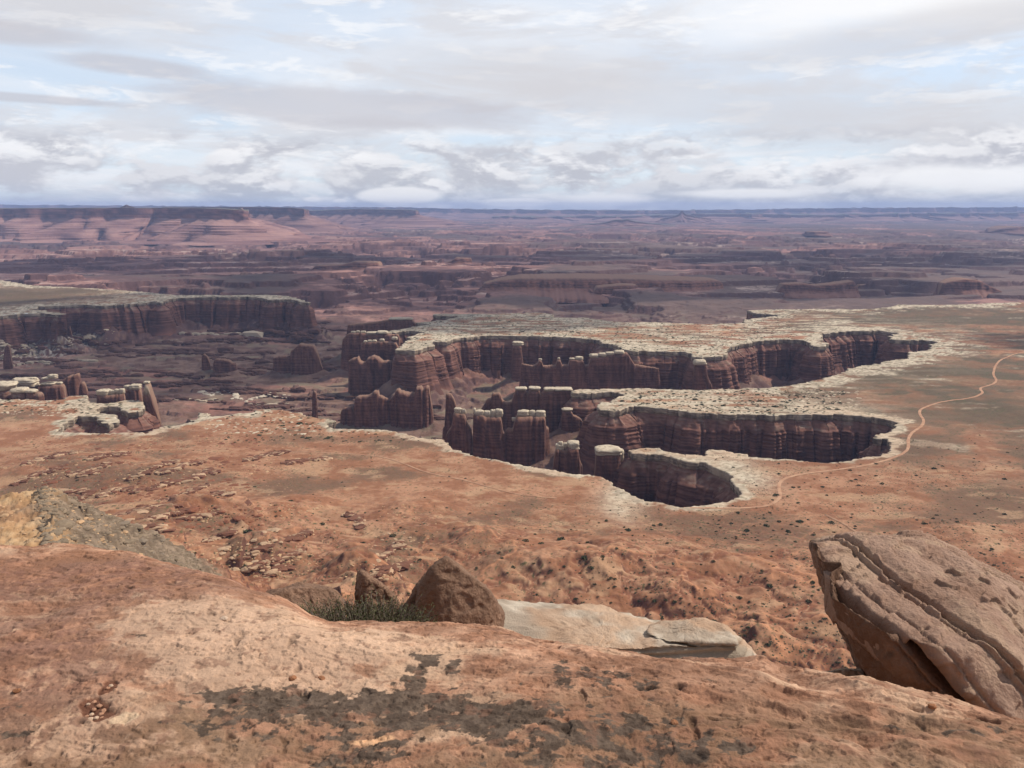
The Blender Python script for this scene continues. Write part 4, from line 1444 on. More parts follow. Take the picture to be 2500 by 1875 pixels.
scatter_things('boulder', rocks('grey'), spur_pts(40, 5, 70), 1.5, 'grey-green block on the grey talus right of the yellow spur', 'boulder', 'blocks on the grey talus', .7)
scatter_things('boulder', rocks('tan'), spur_pts(34, -60, -4), 0.9, 'pale stone on the yellow spur at the left edge', 'boulder', 'stones on the yellow spur', .8)
scatter_stuff('spur_rubble', rocks('grey')[1], spur_pts(3600, -6, 85), 0.55, M_white, .8, .6)
scatter_stuff('spur_stones', rocks('tan')[2], spur_pts(1300, -70, 40), 0.55, M_white, .8, .6)
scatter_stuff('spur_crest', rocks('grey')[0], spur_pts(260, -4, 6), 1.15, M_white, 1.0, .4)
scatter_stuff('slope_rubble', rocks('tan')[0], pp, 0.95, M_white, .7, .5)
pp = [vis_pts(900, (80, 1060, 640, 1290))]
pp = tuple(np.concatenate([a[i] for a in pp]) for i in range(3))
OUT = [[(40, 215), (190, 190), (300, 175), (390, 180)], [(340, 110), (400, 85), (470, 60)], [(200, 200), (330, 225), (385, 190)], [(440, 300), (560, 280), (650, 255), (780, 240)],
       [(480, 320), (600, 305), (700, 290), (800, 262)], [(600, 240), (720, 215), (800, 190), (900, 150)], [(640, 170), (740, 140), (840, 120), (900, 85), (930, 100)], [(560, 130), (700, 60), (760, 50)],
       [(780, 300), (860, 290), (935, 270)], [(690, 100), (760, 85), (800, 60), (880, 55)], [(1235, 390), (1300, 370), (1330, 350)], [(1200, 480), (1260, 455), (1310, 430)], [(1150, 545), (1200, 515), (1250, 505)],
       [(150, 260), (230, 235), (310, 250)], [(420, 200), (520, 170), (600, 175)], [(380, 40), (470, 20), (560, 10)], [(300, 110), (360, 90), (420, 100)], [(900, 200), (960, 185), (1000, 190)],
       [(1060, 470), (1110, 430), (1160, 415)], [(1080, 510), (1150, 480), (1220, 470)], [(1640, 470), (1700, 430), (1730, 400)], [(1610, 540), (1680, 525), (1750, 500)], [(1500, 275), (1550, 290), (1560, 330)],
       [(640, 260), (700, 240), (760, 225)], [(100, 60), (200, 30), (330, 5)], [(560, 340), (660, 330), (740, 345)],
       [(1050, 45), (1150, 20), (1250, 5)], [(1240, 55), (1330, 40), (1420, 35)], [(1620, 520), (1700, 505), (1760, 495)], [(60, 150), (150, 110), (260, 75)], [(880, 400), (960, 372), (1010, 352)]]
RV, RF, RC, nb_ = [], [], [], 0
for li, line in enumerate(OUT):
    L_ = np.array(Z3(line))
    ns = 62 * (len(line) - 1)
    tt = np.sort(rng.uniform(0, len(line) - 1, ns))
    qx = np.interp(tt, np.arange(len(line)), L_[:, 0])
    qy = np.interp(tt, np.arange(len(line)), L_[:, 1]) + 3.0 * fbm(qx / 14, qx * 0 + li, 840 + li, 3) + rng.normal(0, 1.8, ns)
    zz_ = np.zeros(ns)
    for _ in range(14):
        wx_, wy_ = at(qx, qy, zz_)
        zz_ = 0.5 * zz_ + 0.5 * bench_z(wx_, wy_)
    for q in range(ns):
        v, f_ = lump(li * 100 + q, 1, 1.0, 0.22)
        v = np.sign(v) * np.abs(v) ** 0.6
        s0 = float(np.exp(rng.normal(0, .4)))
        th_ = rng.normal(0.5, .25)
        v = v * (4.2 * s0, 2.0 * s0, rng.uniform(1.0, 2.6))
        v = np.stack([v[:, 0] * math.cos(th_) - v[:, 1] * math.sin(th_), v[:, 0] * math.sin(th_) + v[:, 1] * math.cos(th_), v[:, 2]], -1)
        RV.append(v + (wx_[q], wy_[q], zz_[q] + 0.5))
        RF.append(f_ + nb_)
        nb_ += len(v)
        base_c = np.array((0.165, 0.080, 0.052)) if rng.random() < .66 else np.array((0.40, 0.27, 0.175))
        RC.append(np.repeat(base_c[None] * rng.uniform(.7, 1.2), len(v), 0))
tag(mesh_np('strata_outcrops', np.vstack(RV), np.vstack(RF), M_white, np.vstack(RC), smooth=False), kind='stuff')
FV, FF, FC, nb_ = [], [], [], 0
for li in range(92):
    y0 = rng.uniform(790, 1035)
    x0 = rng.uniform(-20, 820) if y0 < 985 else rng.uniform(480, 1000)
    ln = rng.uniform(40, 230)
    ns = int(ln * 0.55)
    qx = x0 + np.sort(rng.uniform(0, ln, ns))
    qy = y0 + 5.5 * fbm(qx / 70, qx * 0 + li, 860, 3) + rng.normal(0, 0.5, ns) + 0.03 * (qx - x0) * rng.normal()
    zz_ = np.full(ns, -130.0)
    for _ in range(12):
        wx_, wy_ = at(qx, qy, zz_)
        zz_ = 0.5 * zz_ + 0.5 * floor_h(wx_, wy_)
    okq = (sdf(wx_, wy_) > 30) & (zz_ < -95)
    dark = rng.uniform(.75, 1.25)
    pal = rng.random() < .12
    for q in np.nonzero(okq)[0]:
        v, f_ = lump(li * 50 + q, 1, 1.0, 0.2)
        v = np.sign(v) * np.abs(v) ** 0.6
        s0 = float(np.exp(rng.normal(0, .35))) * wy_[q] / 2400
        v = v * (7.5 * s0, 3.2 * s0, rng.uniform(1.6, 4.2) * s0)
        FV.append(v + (wx_[q], wy_[q], zz_[q] + 0.6))
        FF.append(f_ + nb_)
        nb_ += len(v)
        base_c = np.array((0.42, 0.34, 0.25)) if (pal and rng.random() < .6) else np.array((0.115, 0.062, 0.047)) * dark
        FC.append(np.repeat(base_c[None] * rng.uniform(.75, 1.2), len(v), 0))
tag(mesh_np('basin_ledges', np.vstack(FV), np.vstack(FF), M_white, np.vstack(FC), smooth=False), kind='stuff')
scatter_stuff('red_rubble', rocks('red')[1], pp, 2.2, M_white, .5, .5)
pp = [vis_pts(260, (500, 1000, 980, 1060)), vis_pts(160, (0, 975, 330, 1015)), vis_pts(500, (1480, 955, 2100, 1010)), vis_pts(120, (1850, 1080, 2000, 1110))]
pp = tuple(np.concatenate([a[i] for a in pp]) for i in range(3))
scatter_stuff('rim_rubble', rocks('white')[2], pp, 2.6, M_white, .5, .4)


def floor_pts(n, region, z0=-120):
    x0, y0, x1, y1 = region
    px, py = rng.uniform(x0, x1, n), rng.uniform(y0, y1, n)
    z = np.full(n, float(z0))
    for _ in range(12):
        x, y = at(px, py, z)
        z = 0.5 * z + 0.5 * floor_h(x, y)
    ok = sdf(x, y) > 4
    return x[ok], y[ok], z[ok]


pp = [floor_pts(900, (0, 790, 90, 880)), floor_pts(170, (150, 770, 210, 840)), floor_pts(60, (255, 745, 290, 820)), floor_pts(150, (1840, 1080, 2020, 1130))]
pp = tuple(np.concatenate([a[i] for a in pp]) for i in range(3))
scatter_stuff('pale_rubble', rocks('white')[0], pp, 3.4, M_white, .6, .5)
# band of fallen white blocks on the basin floor, left of the middle
pl = T2([(150, 190), (200, 215), (330, 190), (430, 205), (420, 240), (500, 265), (600, 240), (700, 210), (800, 225), (930, 250)])
bx, by = np.array([q[0] for q in pl]), np.array([q[1] for q in pl])
t_ = rng.uniform(0, len(pl) - 1, 110)
px = np.interp(t_, np.arange(len(pl)), bx) + rng.normal(0, 3, 110)
py = np.interp(t_, np.arange(len(pl)), by) + rng.normal(0, 2.4, 110)
zz = np.full(110, -120.0)
for _ in range(12):
    x, y = at(px, py, zz)
    zz = 0.5 * zz + 0.5 * floor_h(x, y)
scatter_things('boulder', rocks('white'), (x, y, zz + 1), 4.2, lambda u, v: 'fallen white block in the ' + ('left' if u < 555 else 'dipping middle' if u < 635 else 'right') + ' part of the pale basin floor band', 'boulder', 'fallen white blocks on the basin floor', .7)

# ------------------------------------------------------------------ the near ledge the picture is taken from
EDGE = Z3([(-260, 500), (-120, 470), (0, 458), (150, 452), (230, 440), (380, 445), (560, 470), (700, 520), (850, 545), (980, 580), (1080, 630), (1240, 670), (1340, 725), (1420, 743),
           (1600, 738), (1800, 750), (1950, 757), (2160, 772)]) + \
       Z4([(0, 792), (100, 825), (240, 850), (380, 875), (600, 908), (760, 905), (960, 925), (1080, 922), (1180, 975), (1320, 1000), (1430, 1015), (1540, 1020), (1700, 1060),
           (1900, 1110), (2100, 1170), (2212, 1195), (2500, 1260), (2900, 1350)])
e = np.array(EDGE)
a_, b_, c_ = ray(e[:, 0], e[:, 1])
eaz = np.arctan2(a_, b_)
etan = -c_ / np.hypot(a_, b_)
azl = np.linspace(rad(-42), rad(42), 1240)
et = np.interp(azl, eaz, etan)
LW, LK = 0.62, 0.42
H0 = 1.70
RE = (H0 + LK * LW * LW) / et              # where the sight line grazes the rounded lip
rl = np.concatenate([np.linspace(0.35, 1.5, 30, endpoint=False), np.linspace(1.5, 2.0, 60, endpoint=False), np.linspace(2.0, 5.3, 900)])
Rr, Az = np.meshgrid(rl, azl, indexing='ij')
Xl, Yl = Rr * np.sin(Az), Rr * np.cos(Az)
s_ = Rr - RE[None, :]
kk = et[None, :] / (2 * LW)
drop = kk * np.maximum(s_ + LW, 0) ** 2
drop = np.where(s_ > 0.25, kk * (LW + .25) ** 2 + (s_ - .25) * 2 * kk * (LW + .25) * (1 + 1.2 * np.clip(s_ - .25, 0, 1)), drop)
Zl = -H0 - drop
Zl += 0.026 * fbm(Xl / 0.9, Yl / 0.7, 900, 5, .45) + 0.008 * fbm(Xl / 0.35 + Yl * .4, Yl / 0.22, 901, 5, .55)
# flowing scour ridges running down to the right
u_ = (Xl * 0.55 + Yl * 0.85)
w_ = (Xl * 0.85 - Yl * 0.55)
rg = fbm(w_ / 1.3 + 3, u_ / 0.34 + 0.5 * fbm(Xl, Yl, 902, 2), 903, 4, .5)
Zl += 0.035 * (1 - np.abs(rg) * 2) * sst(-0.6, 0.8, Xl)
fq = fbm(Xl / 0.55 + 5, Yl / 0.30, 915, 5, .55) * 4.0
Zl += 0.0055 * (terr(fq, 1.0, 0.07) - fq * 0.4)
fq2 = fbm(Xl / 0.16 + 5, Yl / 0.10, 916, 4, .6) * 3.0
Zl += 0.0016 * terr(fq2, 1.0, 0.10)
lay_ = fbm(Xl / 0.42 + 11, Yl / 0.26 + 3, 917, 7, .6)
Zl += 0.006 * sst(-0.02, 0.03, lay_) - 0.005 * sst(0.30, 0.34, lay_)
Zl += 0.0022 * fbm(Xl / 0.05, Yl / 0.05, 904, 4, .6)
pit = sst(0.50, 0.68, pn(Xl / 0.07, Yl / 0.07, 905)) * sst(0.0, 0.3, fbm(Xl / .6, Yl / .6, 906, 2))
Zl -= 0.010 * pit


def lp(px, py):
    """ledge point under a picture position"""
    return at(px, py, EYE - H0 - 0.02)


def lmask(pts, rx, ry):
    o_ = np.zeros_like(Xl)
    for (px, py) in pts:
        wx, wy = lp(px, py)
        o_ = np.maximum(o_, np.exp(-((Xl - wx) / rx) ** 2 - ((Yl - wy) / ry) ** 2))
    return o_


# shallow gravel-filled pockets
pock = lmask(Z3([(418, 1160), (400, 1130), (440, 1185)]), 0.055, 0.05) + lmask(Z3([(465, 1065), (480, 1040)]), 0.035, 0.03)
pock = sst(0.45, 0.62, pock + 0.25 * fbm(Xl / 0.05, Yl / 0.05, 907, 3))
Zl -= 0.009 * pock
n1 = fbm(Xl / 0.9 + 2, Yl / 0.6, 910, 6, .58)
n2 = fbm(Xl / 0.22, Yl / 0.15, 911, 6, .6)
n3 = fbm(Xl / 0.05, Yl / 0.06, 912, 3, .6)
fl_ = np.floor(fq)
flj = (np.sin(fl_ * 12.9898) * 43758.5453) % 1.0
salmon = cmix((0.275, 0.148, 0.095), (0.42, 0.252, 0.170), sst(-.4, .45, n2 + .5 * n1))
colL = salmon * (0.86 + 0.28 * flj)[..., None]
colL = cmix(colL, (0.47, 0.315, 0.215), sst(0.0, 0.42, n1 + 0.35 * n2))
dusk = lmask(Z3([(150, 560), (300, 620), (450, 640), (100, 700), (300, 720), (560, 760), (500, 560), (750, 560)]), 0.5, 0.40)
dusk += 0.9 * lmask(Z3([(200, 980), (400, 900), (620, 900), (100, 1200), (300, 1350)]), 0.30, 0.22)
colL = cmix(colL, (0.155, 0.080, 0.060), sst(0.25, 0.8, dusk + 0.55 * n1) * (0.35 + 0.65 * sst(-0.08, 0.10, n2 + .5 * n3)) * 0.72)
palem = lmask(Z3([(750, 760), (850, 860), (950, 960), (1100, 900), (1250, 850), (1050, 1030), (1350, 1060), (1000, 760), (1500, 860)]), 0.33, 0.22)
colL = cmix(colL, (0.475, 0.325, 0.228), sst(0.35, 0.55, palem + 0.45 * n2 + 0.12 * n3) * 0.55 + 0.3 * np.clip(palem, 0, 1))
lay = fbm(Xl / 0.42 + 11, Yl / 0.26 + 3, 917, 7, .6)
colL = colL * (1 + 0.14 * sst(-0.02, 0.03, lay) - 0.12 * sst(0.30, 0.34, lay) - 0.10 * sst(0.018, 0.0, np.abs(lay)))[..., None]
redz = lmask(Z4([(600, 1080), (850, 1050), (1100, 1100), (1300, 1180), (500, 980), (900, 1250), (1500, 1150)]), 0.38, 0.26)
colL = cmix(colL, (0.27, 0.120, 0.072), np.clip(redz, 0, 1) * sst(-.2, .35, n2) * 0.15)
brn = lmask(Z3([(1000, 1200), (1200, 1250), (1500, 1250), (1800, 1250), (2100, 1280), (1200, 1350), (1600, 1380), (2000, 1400), (900, 1300)]) + Z4([(50, 1280), (300, 1320), (600, 1380), (1700, 1330), (2000, 1300)]), 0.30, 0.16)
brn = np.clip(brn, 0, 1)
brn = np.clip(brn + sst(3.05, 2.55, np.hypot(Xl * .55, Yl) + 0.25 * n1) * 0.9, 0, 1)
colL = cmix(colL, (0.185, 0.112, 0.070), brn * sst(-.55, .3, n2 + .3 * n3) * 0.8)
# dark grey crust of lichen and varnish
dk = 1.0 * lmask(Z3([(1000, 1090), (1150, 1075), (1300, 1085), (1420, 1110), (1500, 1100), (1650, 1090), (1850, 1150), (2000, 1160), (2150, 1180)]), 0.17, 0.065)
dk += lmask(Z3([(1820, 900), (1870, 925), (1960, 945), (1800, 960), (1780, 1000)]), 0.05, 0.06)
dk += 0.85 * lmask(Z3([(1100, 1180), (1300, 1160), (1500, 1200), (1750, 1200), (2000, 1230), (1800, 1130), (1600, 1330), (2150, 1270)]) + Z4([(50, 1230), (150, 1250), (300, 1290), (480, 1240), (550, 1320), (380, 1010), (330, 990), (100, 1330), (420, 1350), (700, 1360)]), 0.24, 0.13)
dk += 0.7 * lmask(Z4([(2080, 1240), (2000, 1270), (1900, 1260), (1700, 1260), (1350, 1330), (1000, 1345)]) + Z3([(60, 1130), (570, 840), (400, 1340), (100, 1250)]), 0.07, 0.035)
nd = fbm(Xl / 0.075, Yl / 0.06, 913, 5, .62)
dkm = sst(0.42, 0.54, np.clip(dk, 0, 1.1) * 0.72 + 0.62 * nd + 0.22 * n2)
colL = cmix(colL, cmix((0.062, 0.045, 0.034), (0.115, 0.085, 0.064), sst(-.3, .4, n3)), dkm * 0.92)
sp_ = sst(0.30, 0.46, fbm(Xl / 0.10 + 7, Yl / 0.08, 914, 4, .6))
colL = cmix(colL, (0.19, 0.105, 0.072), sp_ * 0.55)
colL = cmix(colL, (0.125, 0.056, 0.036), pock * 0.9)
chip = lmask(Z3([(540, 1205), (520, 1215), (565, 1195)]), 0.05, 0.028)
colL = cmix(colL, (0.55, 0.40, 0.27), sst(.55, .68, chip + 0.12 * nd) * 0.85)
chip2 = lmask(Z3([(1580, 1290), (1650, 1285)]), 0.06, 0.022)
colL = cmix(colL, (0.66, 0.40, 0.24), sst(.45, .65, chip2 + 0.3 * nd) * 0.8)
colL = colL * (1 - 0.35 * pit)[..., None]
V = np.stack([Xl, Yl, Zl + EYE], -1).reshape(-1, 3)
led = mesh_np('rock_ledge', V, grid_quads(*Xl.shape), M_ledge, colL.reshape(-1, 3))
tag(led, kind='structure')
LIDX = (rl, azl, Zl)


def ledge_z(x, y):
    r, a = math.hypot(x, y), math.atan2(x, y)
    i = min(max(int(np.searchsorted(rl, r)), 0), len(rl) - 1)
    j = min(max(int(np.searchsorted(azl, a)), 0), len(azl) - 1)
    return EYE + Zl[i, j]


# shelf under the boulders and the cliff below it
rs = np.concatenate([np.linspace(2.0, 16, 60), np.array([16.6, 17.5, 18.5, 20, 24, 30, 40, 62, 80])])
azs = np.linspace(rad(-60), rad(60), 260)
Rr, Az = np.meshgrid(rs, azs, indexing='ij')
Xs, Ys = Rr * np.sin(Az), Rr * np.cos(Az)
lim = 15.0
Zs = EYE - 0.62 * np.minimum(Rr, 16) - 0.75 + 0.10 * fbm(Xs, Ys, 930, 4)
Zs -= np.interp(Rr, [15.9, 16.6, 17.5, 20, 30, 62, 80], [0, 6, 60, 130, 165, 178, 186]) + (Rr > 17) * 2.5 * fbm(Xs / 4, Ys / 4 + Zs / 20, 931, 3)
shelf = mesh_np('cliff', np.stack([Xs, Ys, Zs], -1).reshape(-1, 3), grid_quads(*Xs.shape), M_rock, np.repeat(np.array([[0.42, 0.25, 0.17]]), Xs.size, 0))
tag(shelf, kind='structure')


# ------------------------------------------------------------------ boulders by cutting planes
_ico = {}


def ico(sub):
    if sub not in _ico:
        bm = bmesh.new()
        bmesh.ops.create_icosphere(bm, subdivisions=sub, radius=1)
        v = np.array([q.co[:] for q in bm.verts])
        f = np.array([[w.index for w in q.verts] for q in bm.faces])
        bm.free()
        _ico[sub] = (v, f)
    return _ico[sub]


def pt(px, py, dist):
    a, b, c2 = ray(px, py)
    d = np.array((float(a), float(b), float(c2)))
    d /= np.linalg.norm(d)
    return d * dist + np.array((0, 0, EYE))


def cut_rock(name, sil, dist, back, planes, sub=6, p=22, disp=None, colour=None, mat=None, parent=None, cpx=None, bottom=None, toe=0.0):
    """sil: hull in the picture, clockwise on screen; planes: (normal, (px, py, dist)) faces; back: distance of the rear face"""
    S = np.array(sil, float)
    ctr = S.mean(0) if cpx is None else np.array(cpx)
    c0 = pt(ctr[0], ctr[1], (dist + back) / 2)
    cam_p = np.array((0, 0, EYE))
    PL = []
    for i in range(len(S)):
        a = pt(*S[i], 1.0) - cam_p
        b = pt(*S[(i + 1) % len(S)], 1.0) - cam_p
        n = np.cross(a, b)
        n /= np.linalg.norm(n)
        if np.dot(n, c0 - cam_p) > 0:
            n = -n
        PL.append((n, np.dot(n, cam_p - c0)))
    fw = (c0 - cam_p) / np.linalg.norm(c0 - cam_p)
    PL.append((fw, np.dot(fw, cam_p + fw * back - c0)))
    for n, q in planes:
        n = np.array(n, float)
        n /= np.linalg.norm(n)
        PL.append((n, max(np.dot(n, pt(*q) - c0), 0.02)))
    if bottom is not None:
        PL.append((np.array((0, 0, -1.0)), c0[2] - bottom))
    u, f = ico(sub)
    acc = np.zeros(len(u))
    for n, d in PL:
        k = (u @ n) / max(d, 1e-3)
        acc += np.maximum(k, 0) ** p
    rr = acc ** (-1 / p)
    V = u * rr[:, None]
    nr = V / np.linalg.norm(V, axis=1)[:, None]
    # face normals from neighbouring planes (softened)
    G = np.zeros_like(V)
    for n, d in PL:
        k = np.maximum((u @ n) / max(d, 1e-3) * rr, 0) ** p
        G += k[:, None] * n[None, :]
    G /= np.linalg.norm(G, axis=1)[:, None] + 1e-9
    W = V + c0
    if disp is not None:
        W = W + G * disp(W, G, c0)[:, None]
    col = colour(W, G, c0)
    loc0 = (c0[0], c0[1], W[:, 2].min())
    o = mesh_np(name, W, f, mat or M_rock, col, loc=loc0, parent=parent)
    return o


def rough_disp(amp, sc, seed):
    def f(W, G, c0):
        x, y, z = W.T / sc
        q = fbm3(x * .8 + 3, y * .8, z * .8, seed + 20, 3) * 3.5
        return amp * (0.22 * (terr(q, 1.0, 0.12) - q * .6) + 0.75 * fbm3(x, y, z, seed, 6, .5) + 0.15 * fbm3(x * 6, y * 6, z * 6, seed + 9, 4, .6))
    return f


def brown_col(base, dark, seed, sc=0.12):
    def f(W, G, c0):
        x, y, z = W.T / sc
        n = fbm3(x, y, z, seed, 5, .6)
        m = fbm3(x * 9, y * 9, z * 9, seed + 3, 3, .6)
        c_ = cmix(base, np.array(base) * 1.28, sst(-.3, .3, n))
        return cmix(c_, dark, sst(0.22, 0.36, m) * 0.55)
    return f


def pocked(amp, sc, seed, d=0.012):
    g = rough_disp(amp, sc, seed)
    def f(W, G, c0):
        x, y, z = W.T
        k = pn3(x * 22, y * 22, z * 22, seed + 40)
        return g(W, G, c0) - d * sst(0.45, 0.8, k)
    return f


# pointed brown boulder, its neighbour, the fin, the low rock
o = cut_rock('boulder', Z3([(1960, 446), (1990, 452), (2030, 500), (2095, 590), (2172, 650), (2178, 690), (2158, 800), (1812, 800), (1812, 650), (1845, 545), (1900, 480)]), 4.95, 6.0,
             [((0.20, -1, 0.42), (1 * Z3([(1960, 640)])[0][0], Z3([(1960, 640)])[0][1], 4.98)), ((0.85, -0.6, 0.1), (Z3([(2150, 700)])[0][0], Z3([(2150, 700)])[0][1], 5.08)),
              ((-0.8, -0.7, 0.15), (Z3([(1830, 700)])[0][0], Z3([(1830, 700)])[0][1], 5.1))],
             7, 44, pocked(0.045, 0.25, 950, 0.006), brown_col((0.20, 0.125, 0.086), (0.12, 0.065, 0.045), 951), bottom=395.9)
tag(o, 'large pointed brown boulder with pitted face, tallest of the cluster beyond the ledge', 'boulder')
o = cut_rock('boulder', Z3([(1880, 492), (1900, 500), (1900, 800), (1740, 800), (1690, 745), (1686, 690), (1740, 622), (1800, 575), (1845, 540)]), 5.3, 6.1,
             [((-0.75, -1, 0.35), (Z3([(1760, 680)])[0][0], Z3([(1760, 680)])[0][1], 5.3)), ((0.1, -1, 0.7), (Z3([(1840, 600)])[0][0], Z3([(1840, 600)])[0][1], 5.38))],
             7, 34, pocked(0.05, 0.2, 953, 0.006), brown_col((0.20, 0.125, 0.086), (0.12, 0.065, 0.045), 954), bottom=395.9)
tag(o, 'cracked brown boulder leaning against the left flank of the pointed one', 'boulder')
o = cut_rock('boulder', Z3([(1548, 512), (1580, 508), (1612, 528), (1660, 590), (1705, 618), (1740, 680), (1735, 780), (1540, 780), (1550, 650), (1536, 600), (1538, 545)]), 5.6, 6.0,
             [((0.35, -1, 0.35), (Z3([(1620, 640)])[0][0], Z3([(1620, 640)])[0][1], 5.6)), ((-0.9, -0.5, 0.0), (Z3([(1555, 600)])[0][0], Z3([(1555, 600)])[0][1], 5.68))],
             7, 40, pocked(0.04, 0.2, 956, 0.004), brown_col((0.20, 0.125, 0.086), (0.15, 0.085, 0.06), 957), bottom=395.4)
tag(o, 'upright fin-shaped brown rock left of the pointed boulder', 'boulder')
o = cut_rock('boulder', Z3([(1172, 600), (1200, 586), (1290, 590), (1370, 572), (1440, 610), (1485, 665), (1470, 780), (1230, 780), (1160, 690), (1152, 630)]), 5.0, 5.9,
             [((0.3, -0.7, 0.85), (Z3([(1320, 640)])[0][0], Z3([(1320, 640)])[0][1], 5.15)), ((-0.6, -1, 0.05), (Z3([(1190, 650)])[0][0], Z3([(1190, 650)])[0][1], 5.05))],
             7, 34, pocked(0.05, 0.25, 959, 0.005), brown_col((0.20, 0.125, 0.086), (0.12, 0.07, 0.05), 960), bottom=395.9)
tag(o, 'low flat brown rock left of the green shrub', 'boulder')
# white slab behind the ledge
SLABC = Z4([(380, 800)])[0]


def slab_disp(W, G, c0):
    x, y, z = W.T
    up = sst(0.3, 0.8, G[:, 2])
    lam = pn3(z * 9 + 0.6 * fbm3(x, y, z, 971, 3), z * 0, z * 0, 970) + .6 * pn3(z * 26, x * .6, y * .6, 972)
    led_ = 0.10 * fbm3(x * .8, y * .8, z * .8, 973, 5, .55)
    stp = fbm3(x * 0.9 + 4, y * 0.9, z * .3, 974, 4, .55)
    q = terr(stp * 6, 1.0, 0.06) / 6 * 0.9
    return (1 - up) * (0.11 * lam + 0.5 * led_) + up * (led_ * .6 + 0.16 * q) + 0.02 * fbm3(x * 8, y * 8, z * 8, 975, 4, .6)


def slab_col(W, G, c0):
    x, y, z = W.T
    n = fbm3(x * 1.2, y * 1.2, z * 1.2, 976, 5, .6)
    m = fbm3(x * 5, y * 5, z * 5, 977, 4, .6)
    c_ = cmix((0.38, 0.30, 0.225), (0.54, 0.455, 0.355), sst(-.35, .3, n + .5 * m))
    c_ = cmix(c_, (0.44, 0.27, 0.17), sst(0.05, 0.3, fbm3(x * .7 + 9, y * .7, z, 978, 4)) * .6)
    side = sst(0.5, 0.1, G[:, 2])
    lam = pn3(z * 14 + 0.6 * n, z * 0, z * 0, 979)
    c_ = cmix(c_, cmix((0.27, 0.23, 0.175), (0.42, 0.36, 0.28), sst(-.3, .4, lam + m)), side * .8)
    return c_


root = bpy.data.objects.new('rock_slab', None)
link(root)
rz = Z4([(0, 0)])[0]
root.location = tuple(pt(*SLABC, 13.0))
tag(root, 'broad whitish layered slab behind the near ledge, greyer crumbling edge toward the viewer', 'rock slab')


def world_parent(o, root_):
    o.parent = root_
    o.location = Vector(o.location) - root_.location


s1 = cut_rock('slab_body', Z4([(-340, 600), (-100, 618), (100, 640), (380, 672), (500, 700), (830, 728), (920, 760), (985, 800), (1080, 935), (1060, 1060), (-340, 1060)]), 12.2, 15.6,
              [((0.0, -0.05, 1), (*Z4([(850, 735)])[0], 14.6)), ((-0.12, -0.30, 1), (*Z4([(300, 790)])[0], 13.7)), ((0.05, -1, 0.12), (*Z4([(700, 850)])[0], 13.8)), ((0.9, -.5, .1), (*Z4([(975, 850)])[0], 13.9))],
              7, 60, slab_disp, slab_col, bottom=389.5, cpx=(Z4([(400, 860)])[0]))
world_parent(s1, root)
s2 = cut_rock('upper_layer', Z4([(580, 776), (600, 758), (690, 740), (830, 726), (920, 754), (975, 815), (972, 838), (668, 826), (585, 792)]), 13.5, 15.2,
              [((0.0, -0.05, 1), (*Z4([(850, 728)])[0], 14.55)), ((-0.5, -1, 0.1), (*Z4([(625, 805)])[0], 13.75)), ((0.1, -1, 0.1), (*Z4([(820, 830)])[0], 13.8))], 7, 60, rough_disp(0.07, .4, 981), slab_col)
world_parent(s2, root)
o = cut_rock('boulder', Z4([(1318, 1000), (1345, 965), (1400, 948), (1500, 946), (1540, 980), (1550, 1060), (1330, 1040)]), 6.2, 7.2,
             [((0, -0.7, 1), (*Z4([(1430, 980)])[0], 6.5))], 6, 20, rough_disp(0.05, .4, 983), brown_col((0.36, 0.25, 0.175), (0.22, 0.15, 0.10), 984), bottom=394.6)
tag(o, 'small rounded pale rock wedged at the foot of the big tilted boulder', 'boulder')

# the big tilted, layered boulder at the right
NB = np.array((0.80, 0.12, 0.58))
NB /= np.linalg.norm(NB)
DIST_B = 5.6


def bw(px, py, d=5.4):
    return float(np.dot(pt(px, py, d), NB))


K1 = bw(*Z4([(1700, 830)])[0])           # second crack, between the middle and the great slab
K0 = bw(*Z4([(1590, 730)])[0])           # first crack
K2 = bw(*Z4([(1850, 650)])[0])
K3 = bw(*Z4([(2090, 860)])[0])


def big_disp(W, G, c0):
    x, y, z = W.T
    w = W @ NB + 0.05 * fbm3(x * 1.6, y * 1.6, z * 1.6, 990, 4, .5)
    face = sst(0.0, 0.45, -G[:, 1] * .6 + G[:, 2] * .6 + G[:, 0] * .2)
    d = 0
    for k_, dep, wd in ((K0, 0.10, 0.012), (K1, 0.17, 0.016), (K2, 0.05, 0.009), (K3, 0.06, 0.010), (K1 + .10, 0.03, .007), (K0 - .13, .04, .008), (K1 - .06, .03, .006)):
        fade = sst(-0.35, 0.15, fbm3(x * 1.2, y * 1.2, z * 1.2, int(abs(k_) * 100) % 97, 2) + 0.25)
        d = d - dep * np.exp(-((w - k_) / wd) ** 2) * (0.35 + .65 * fade)
    d = d - 0.045 + 0.08 * sst(K1, K1 + 0.02, w) - 0.05 * sst(0.5, 0.9, G[:, 2]) - 0.035 * sst(K0, K0 + .015, w) + 0.025 * sst(K2, K2 + .015, w) + 0.035 * sst(K3, K3 + .02, w)
    d = d + 0.025 * fbm3(x * 2.6, y * 2.6, z * 2.6, 991, 6, .6) + 0.012 * fbm3(x * 14, y * 14, z * 14, 992, 4, .65)
    d = d + 0.014 * pn3(w * 16, w * 0, x * .4, 993)
    q = fbm3(x * 1.8 + 3, y * 1.8, z * 1.8, 998, 4, .55) * 3.5
    d = d + 0.028 * (terr(q, 1.0, 0.08) - q * .5)
    low_ = sst(0.3, -0.2, G[:, 0] + G[:, 2]) 
    return d * (0.4 + 0.6 * face) - 0.05 * low_ * fbm3(x * 4, y * 4, z * 4, 994, 4, .6)


